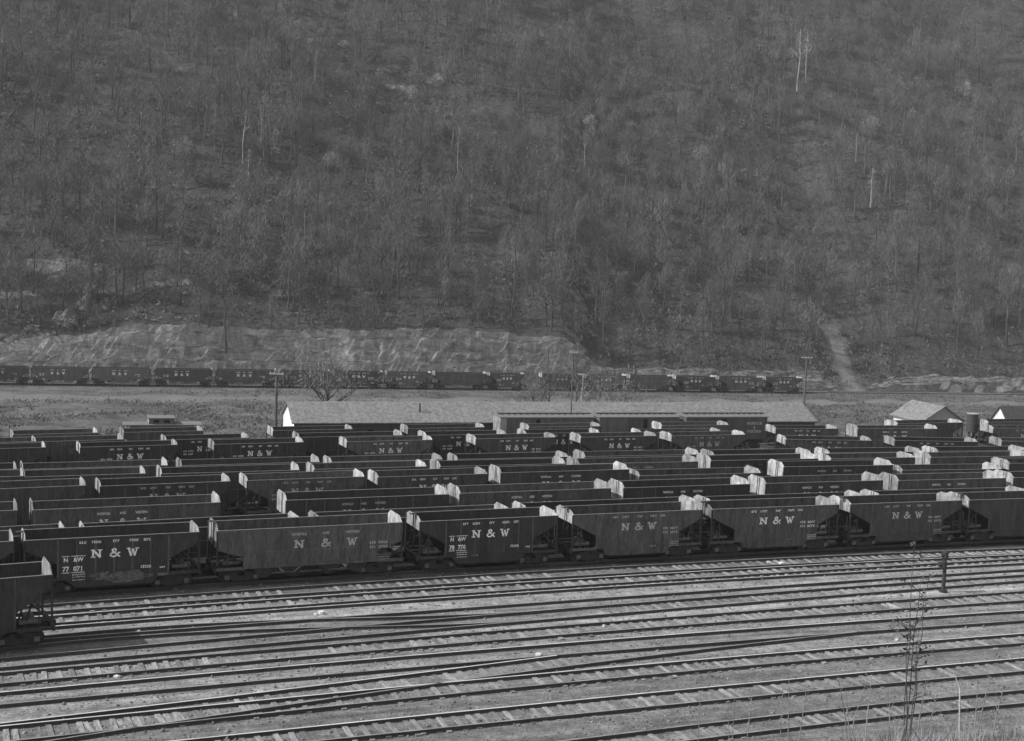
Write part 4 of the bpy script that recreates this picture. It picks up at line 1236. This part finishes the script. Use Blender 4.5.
# small trees near the long shed
ORCH = tree_data(7.5, 900, .8, 22, 1300, 0, BARK, TWIGMID, first=.22, tw=.05, r0=.28)
TALLT = tree_data(13, 901, .36, 19, 420, 0, BARK, TWIGMID, first=.12, tw=.04, r0=.15)
WHT = tree_data(7, 902, .36, 9, 120, 0, BARKPALE, TWIG, first=.2, tw=.04, r0=.13)
for px, py, Y, data, nm, lab in ((327, 358, 205, ORCH, 'bare_tree', 'spreading bare tree behind the left part of the long shed roof'),
        (552, 343, 208, TALLT, 'bare_tree', 'tall bare tree left of the thin pole behind the shed'), (578, 342, 206, TALLT, 'bare_tree', 'tall bare tree right of the thin pole behind the shed'),
        (584, 371, 198, WHT, 'pale_tree', 'small white trunked tree behind the shed roof'), (625, 385, 204, ORCH, 'bare_tree', 'low bare tree behind the middle of the shed roof'),
        (535, 383, 210, ORCH, 'bare_tree', 'low bare tree left of the tall bare trees behind the shed'), (602, 358, 212, TALLT, 'bare_tree', 'bare tree right of the white trunked tree')):
    p = at_y(px, py, Y); H = max(v.co.z for v in data[0].vertices); sc = float(p[2] - yard(p[0], Y) + .2) / H
    plant_tree(nm, data, (p[0], Y, yard(p[0], Y) - .2), random.uniform(0, 6), sc, lab)

# rock outcrops above the cliff on the left
def outcrop(px, py, w, h, label, seed):
    p = hill_at(px, py)
    rd = random.Random(seed); m = MB(); nx, nz = 30, 14
    vs = []
    for j in range(nz + 1):
        for i in range(nx + 1):
            u = i / nx * 2 - 1; v = j / nz
            ed = (1 - abs(u) ** 3)
            x = u * w / 2 * (1 - .25 * v); z = (v * h * ed) - .8
            ed = max(.05, ed * (.8 + .6 * noise.noise(Vector((u * 3.1 + seed * 5, 1.7, 0))))); z = v * h * ed - .8
            y = -1.0 * ed + v * v * 2.4 + .9 * round(2.5 * noise.noise(Vector((u * 3 + seed, v * 3.5, 0)))) / 2.5 + .5 * noise.noise(Vector((u * 12 + seed, v * 10, 3)))
            if j == nz: y += 3.5; 
            vs.append((x, y, z))
    fs = [(j * (nx + 1) + i, j * (nx + 1) + i + 1, (j + 1) * (nx + 1) + i + 1, (j + 1) * (nx + 1) + i) for j in range(nz) for i in range(nx)]
    m.add(vs, fs); o = m.build('rock_outcrop', ROCK); o.location = (p[0], p[1] - .6, p[2]); tag(o, label, 'rock', 'pale rocks above the cliff')
for a_ in ((93, 311, 15, 5.5, 'large pale rock face highest above the cliff at the left', 1), (93, 290, 9, 2.6, 'small pale rock cap on top of the large rock face', 2),
           (58, 324, 12, 4, 'pale slanted rock left of the large rock face', 3), (140, 318, 18, 1.6, 'thin pale rock ledge right of the large rock face', 4),
           (632, 374, 6, 3.0, 'pale rock low on the slope right of the bare trees', 5)):
    outcrop(*a_)

# ------------------------------------------------------------------ near plants
def sprout(px, pyt, Y, label, stems, seed):
    rd = random.Random(seed)
    b = at_y(px - 3, 735, Y); zg = bank(b[0], Y); t = at_y(px, pyt, Y); H = float(t[2]) - zg
    r = empty('young_plant', (b[0], Y, zg)); tag(r, label, 'plant')
    s = MB(); lf = MB()
    for k, (dx, f) in enumerate(stems):
        pts = [(dx * Y / FPX * .3 * 0 + dx * .012 * q / 6, .02 * k, H * f * q / 6 - (.05 if q == 0 else 0)) for q in range(7)]
        pts = [(p[0] + rd.gauss(0, .012), p[1], p[2]) for p in pts]
        s.tube(pts, [.007 * (1 - .6 * q / 6) for q in range(7)], 6)
        for q in range(9):
            z = H * f * rd.uniform(.4, 1.0); q_ = min(5, int(z / (H * f) * 6)); base = Vector(pts[q_]); base.z = z
            az = rd.uniform(0, 6.28); d = Vector((math.cos(az), math.sin(az), rd.uniform(.2, 1.0))).normalized(); ln = rd.uniform(.08, .22)
            s.tube([base, base + d * ln], [.006, .003], 4)
            for _ in range(3):
                c = base + d * ln * rd.uniform(.6, 1.1); u = Vector((rd.gauss(0, 1), rd.gauss(0, 1), rd.gauss(0, .6))).normalized() * rd.uniform(.03, .06); w = u.cross(Vector((rd.gauss(0, 1), rd.gauss(0, 1), rd.gauss(0, 1)))).normalized() * u.length * .36
                lf.add([c, c + u * .5 + w, c + u, c + u * .5 - w], [(0, 1, 2, 3)])
    s.build('stem', BARK, r); lf.build('leaf', PLANT, r)
sprout(908, 541, 14.2, 'tall thin young plant with small leaves in the right foreground', [(-4, 1.0), (5, .83), (-1, .62)], 3)
sprout(914, 577, 14.5, 'shorter young plant just right of the tall thin plant', [(6, 1.0), (1, .7)], 5)
# dry grass on the bank
Vg = []
for k in range(3200):
    Y = random.uniform(10.5, 19); X = random.uniform(.1, .45) * Y
    if random.random() > sstep(.1, .32, X / Y): continue
    z = bank(X, Y); h = random.uniform(.08, .42) * random.uniform(.5, 1.2); a = random.uniform(0, 6.28); w = .006
    ln = Vector((random.gauss(0, .35), random.gauss(0, .2), 1)).normalized() * h
    u = Vector((math.cos(a), math.sin(a), 0)) * w; p0 = Vector((X, Y, z - .02))
    Vg += [p0 - u, p0 + u, p0 + ln]
Vg = np.array([tuple(v) for v in Vg])
o = link('dry_grass', fast_mesh('dry_grass', Vg, np.arange(len(Vg)).reshape(-1, 3), GRASS)); o['kind'] = 'stuff'; tag(o, 'dry grass blades on the near bank at the lower right', 'grass')
for k, (px, pyt) in enumerate(((700, 700), (728, 694), (735, 690), (752, 696), (783, 684), (789, 680), (806, 692), (838, 676), (846, 690), (866, 683), (872, 674), (890, 689), (926, 680), (938, 692), (978, 684), (990, 676), (1003, 690))):
    Y = 13.0 + (k * 37 % 10) * .25; t = at_y(px, pyt, Y); X = float(t[0]); z0 = bank(X, Y); H = float(t[2]) - z0; ln = random.gauss(0, .12)
    m = MB(); m.tube([(-ln, 0, -.05), (-ln * .6, 0, H * .5), (0, 0, H)], [.008, .006, .003], 5)
    for q in range(5):
        zz = H * random.uniform(.6, .98); m.tube([(-ln * (1 - zz / H), 0, zz), (-ln * (1 - zz / H) + random.gauss(0, .07), random.gauss(0, .05), zz + .07)], [.004, .002], 4)
    o = m.build('weed_stalk', GRASS); o.location = (X, Y, z0); tag(o, 'thin dry weed stalk rising at the bottom edge of the picture', 'weed', 'thin dry stalks along the bottom edge')
# one bent pale stalk
b = at_y(961, 725, 14.0); b[2] = bank(b[0], 14.0); q1 = at_y(960, 688, 14.0); q2 = at_y(953, 671, 14.0)
m = MB(); m.tube([(0, 0, -.05), tuple(q1 - b), tuple(q2 - b)], [.010, .008, .004], 6); o = m.build('dry_stalk', mat('dry_stalk_skin', .5, .8)); o.location = tuple(b); tag(o, 'pale bent dry stalk right of the young plants in the foreground', 'stalk')

# loose stones, cinders and spilled coal between the rails
n = 16000
Ps = np.empty((n, 3)); k = 0
while k < n:
    u = random.uniform(50, 89); X = random.uniform(-.43, .46) * (u + 8); Y = u + TILT * X
    if noise.noise(Vector((X * .2, u * 1.1, 4))) < -.05 and random.random() < .8: continue
    Ps[k] = (X, Y, yard(X, Y)); k += 1
O = np.array([(1, 0, 0), (0, 1, 0), (-1, 0, 0), (0, -1, 0), (0, 0, .8), (0, 0, -.8)]); OF = np.array([(0, 1, 4), (1, 2, 4), (2, 3, 4), (3, 0, 4), (1, 0, 5), (2, 1, 5), (3, 2, 5), (0, 3, 5)])
sz = rng.gamma(2.0, .018, (n, 1, 1)) + .022
V = O[None] * sz * rng.uniform(.6, 1.4, (n, 6, 1)); a = rng.uniform(0, 6.28, n); ca, sa = np.cos(a)[:, None], np.sin(a)[:, None]
V = np.stack([V[..., 0] * ca - V[..., 1] * sa, V[..., 0] * sa + V[..., 1] * ca, V[..., 2]], -1) + Ps[:, None]
F = (OF[None] + (np.arange(n) * 6)[:, None, None]).reshape(-1, 3)
o = link('gravel', fast_mesh('gravel', V.reshape(-1, 3), F, mat('loose_stone', .165, .95, .6, .9, fine=3))); o['kind'] = 'stuff'; tag(o, 'loose stones and cinders between the empty tracks', 'gravel')

# scraps lying on the ballast
for k, (px, py, s_, lab) in enumerate(((128, 607, .16, 'white scrap on the second track, left, beside another'), (139, 606.5, .14, 'white scrap just right of another on the second track'), (117, 677, .15, 'white scrap near the bottom left'),
        (322, 613.5, .24, 'broad white scrap on the pale ballast left of centre'), (316, 614.5, .14, 'small white scrap touching the broad one left of centre'), (260, 692.5, .14, 'white scrap near the bottom, left of centre'),
        (539, 655.5, .2, 'white scrap by the turnout rail'), (604, 626, .12, 'small white scrap between sleepers right of centre'), (705, 615.5, .12, 'small white scrap above the fifth track'),
        (782, 564.5, .26, 'broad white scrap in front of the coal cars at right'), (769, 562.5, .14, 'small white scrap left of the broad one in front of the cars'), (827, 557, .16, 'white scrap close to the coal cars at right'), (897, 640, .12, 'tiny white scrap near the young plant'))):
    p = at_z(px, py, -.16); rd = random.Random(k); m = MB(); s_ *= .8
    n = 9; top = [(s_ * math.cos(t) * rd.uniform(.7, 1.3) * 1.2, s_ * math.sin(t) * rd.uniform(.6, 1.2) * .8, rd.uniform(.02, .14) * (s_ / .15)) for t in np.linspace(0, 6.28, n + 1)[:-1]]
    bot = [(a * .9, b_ * .9, -.04) for a, b_, c in top]
    m.add(top + bot + [(0, 0, .16 * s_ / .15)], [(i, (i + 1) % n, 2 * n) for i in range(n)] + [(i, n + i, n + (i + 1) % n, (i + 1) % n) for i in range(n)])
    o = m.build('paper_scrap', PAPER); o.location = (p[0], p[1], -.16); tag(o, lab, 'scrap', 'white scraps on the ballast')

# ------------------------------------------------------------------ the hazy air of the valley
zmax = max(v.co.z for v in hill.data.vertices); zmin = min(min(v.co.z for v in hill.data.vertices), -12)
m = MB(); m.box(-460, 520, -70, 960, zmin - 1, zmax + 30)
hm = bpy.data.materials.new('valley_haze'); hm.use_nodes = True
hn = hm.node_tree; hn.nodes.remove(hn.nodes['Principled BSDF'])
pv = hn.nodes.new('ShaderNodeVolumePrincipled'); pv.inputs['Color'].default_value = (.9, .9, .9, 1); pv.inputs['Density'].default_value = HAZE
hn.links.new(pv.outputs[0], hn.nodes['Material Output'].inputs['Volume'])
hz = m.build('haze', hm); hz['kind'] = 'stuff'; tag(hz, 'thin pale haze filling the valley air', 'haze')

# ------------------------------------------------------------------ light, sky, camera
SUN = Vector((-.72, -.19, .66)).normalized()
elev = math.asin(SUN.z); az = math.atan2(SUN.x, SUN.y)
w = bpy.data.worlds.new('World'); scene.world = w; w.use_nodes = True
nt = w.node_tree; bg = nt.nodes['Background']
sky = nt.nodes.new('ShaderNodeTexSky'); sky.sky_type = 'NISHITA'; sky.sun_disc = False; sky.sun_elevation = elev; sky.sun_rotation = az
bw = nt.nodes.new('ShaderNodeRGBToBW'); nt.links.new(sky.outputs[0], bw.inputs[0]); nt.links.new(bw.outputs[0], bg.inputs['Color'])
bg.inputs['Strength'].default_value = .13
sl = bpy.data.lights.new('sun', 'SUN'); sl.energy = 2.7; sl.angle = R(.6); sl.color = (1, 1, 1)
so = bpy.data.objects.new('sun', sl); C.objects.link(so); so.rotation_euler = SUN.to_track_quat('Z', 'Y').to_euler(); so.location = (-60, 30, 90)

cam = bpy.data.cameras.new('camera'); co = bpy.data.objects.new('camera', cam); C.objects.link(co)
cam.sensor_fit = 'HORIZONTAL'; cam.sensor_width = 36; cam.lens = FPX / 1024 * 36
cam.clip_start = .1; cam.clip_end = 3000
co.location = (0, 0, CAMZ); co.rotation_mode = 'XYZ'
Mr = Matrix.Rotation(math.pi / 2 - PITCH, 4, 'X') @ Matrix.Rotation(ROLL, 4, 'Z')
co.rotation_euler = Mr.to_euler()
scene.camera = co
vs = scene.view_settings
vs.view_transform = 'Standard'; vs.look = 'None'; vs.exposure = 0.72; vs.gamma = 1.0; vs.use_curve_mapping = False
scene.cycles.max_bounces = 5; scene.cycles.diffuse_bounces = 3

for o in list(bpy.data.objects):
    if 'detail' in o: del o['detail']
import os
if os.environ.get('SCENE_REPORT'):
    for r_ in REPORT: print(r_)
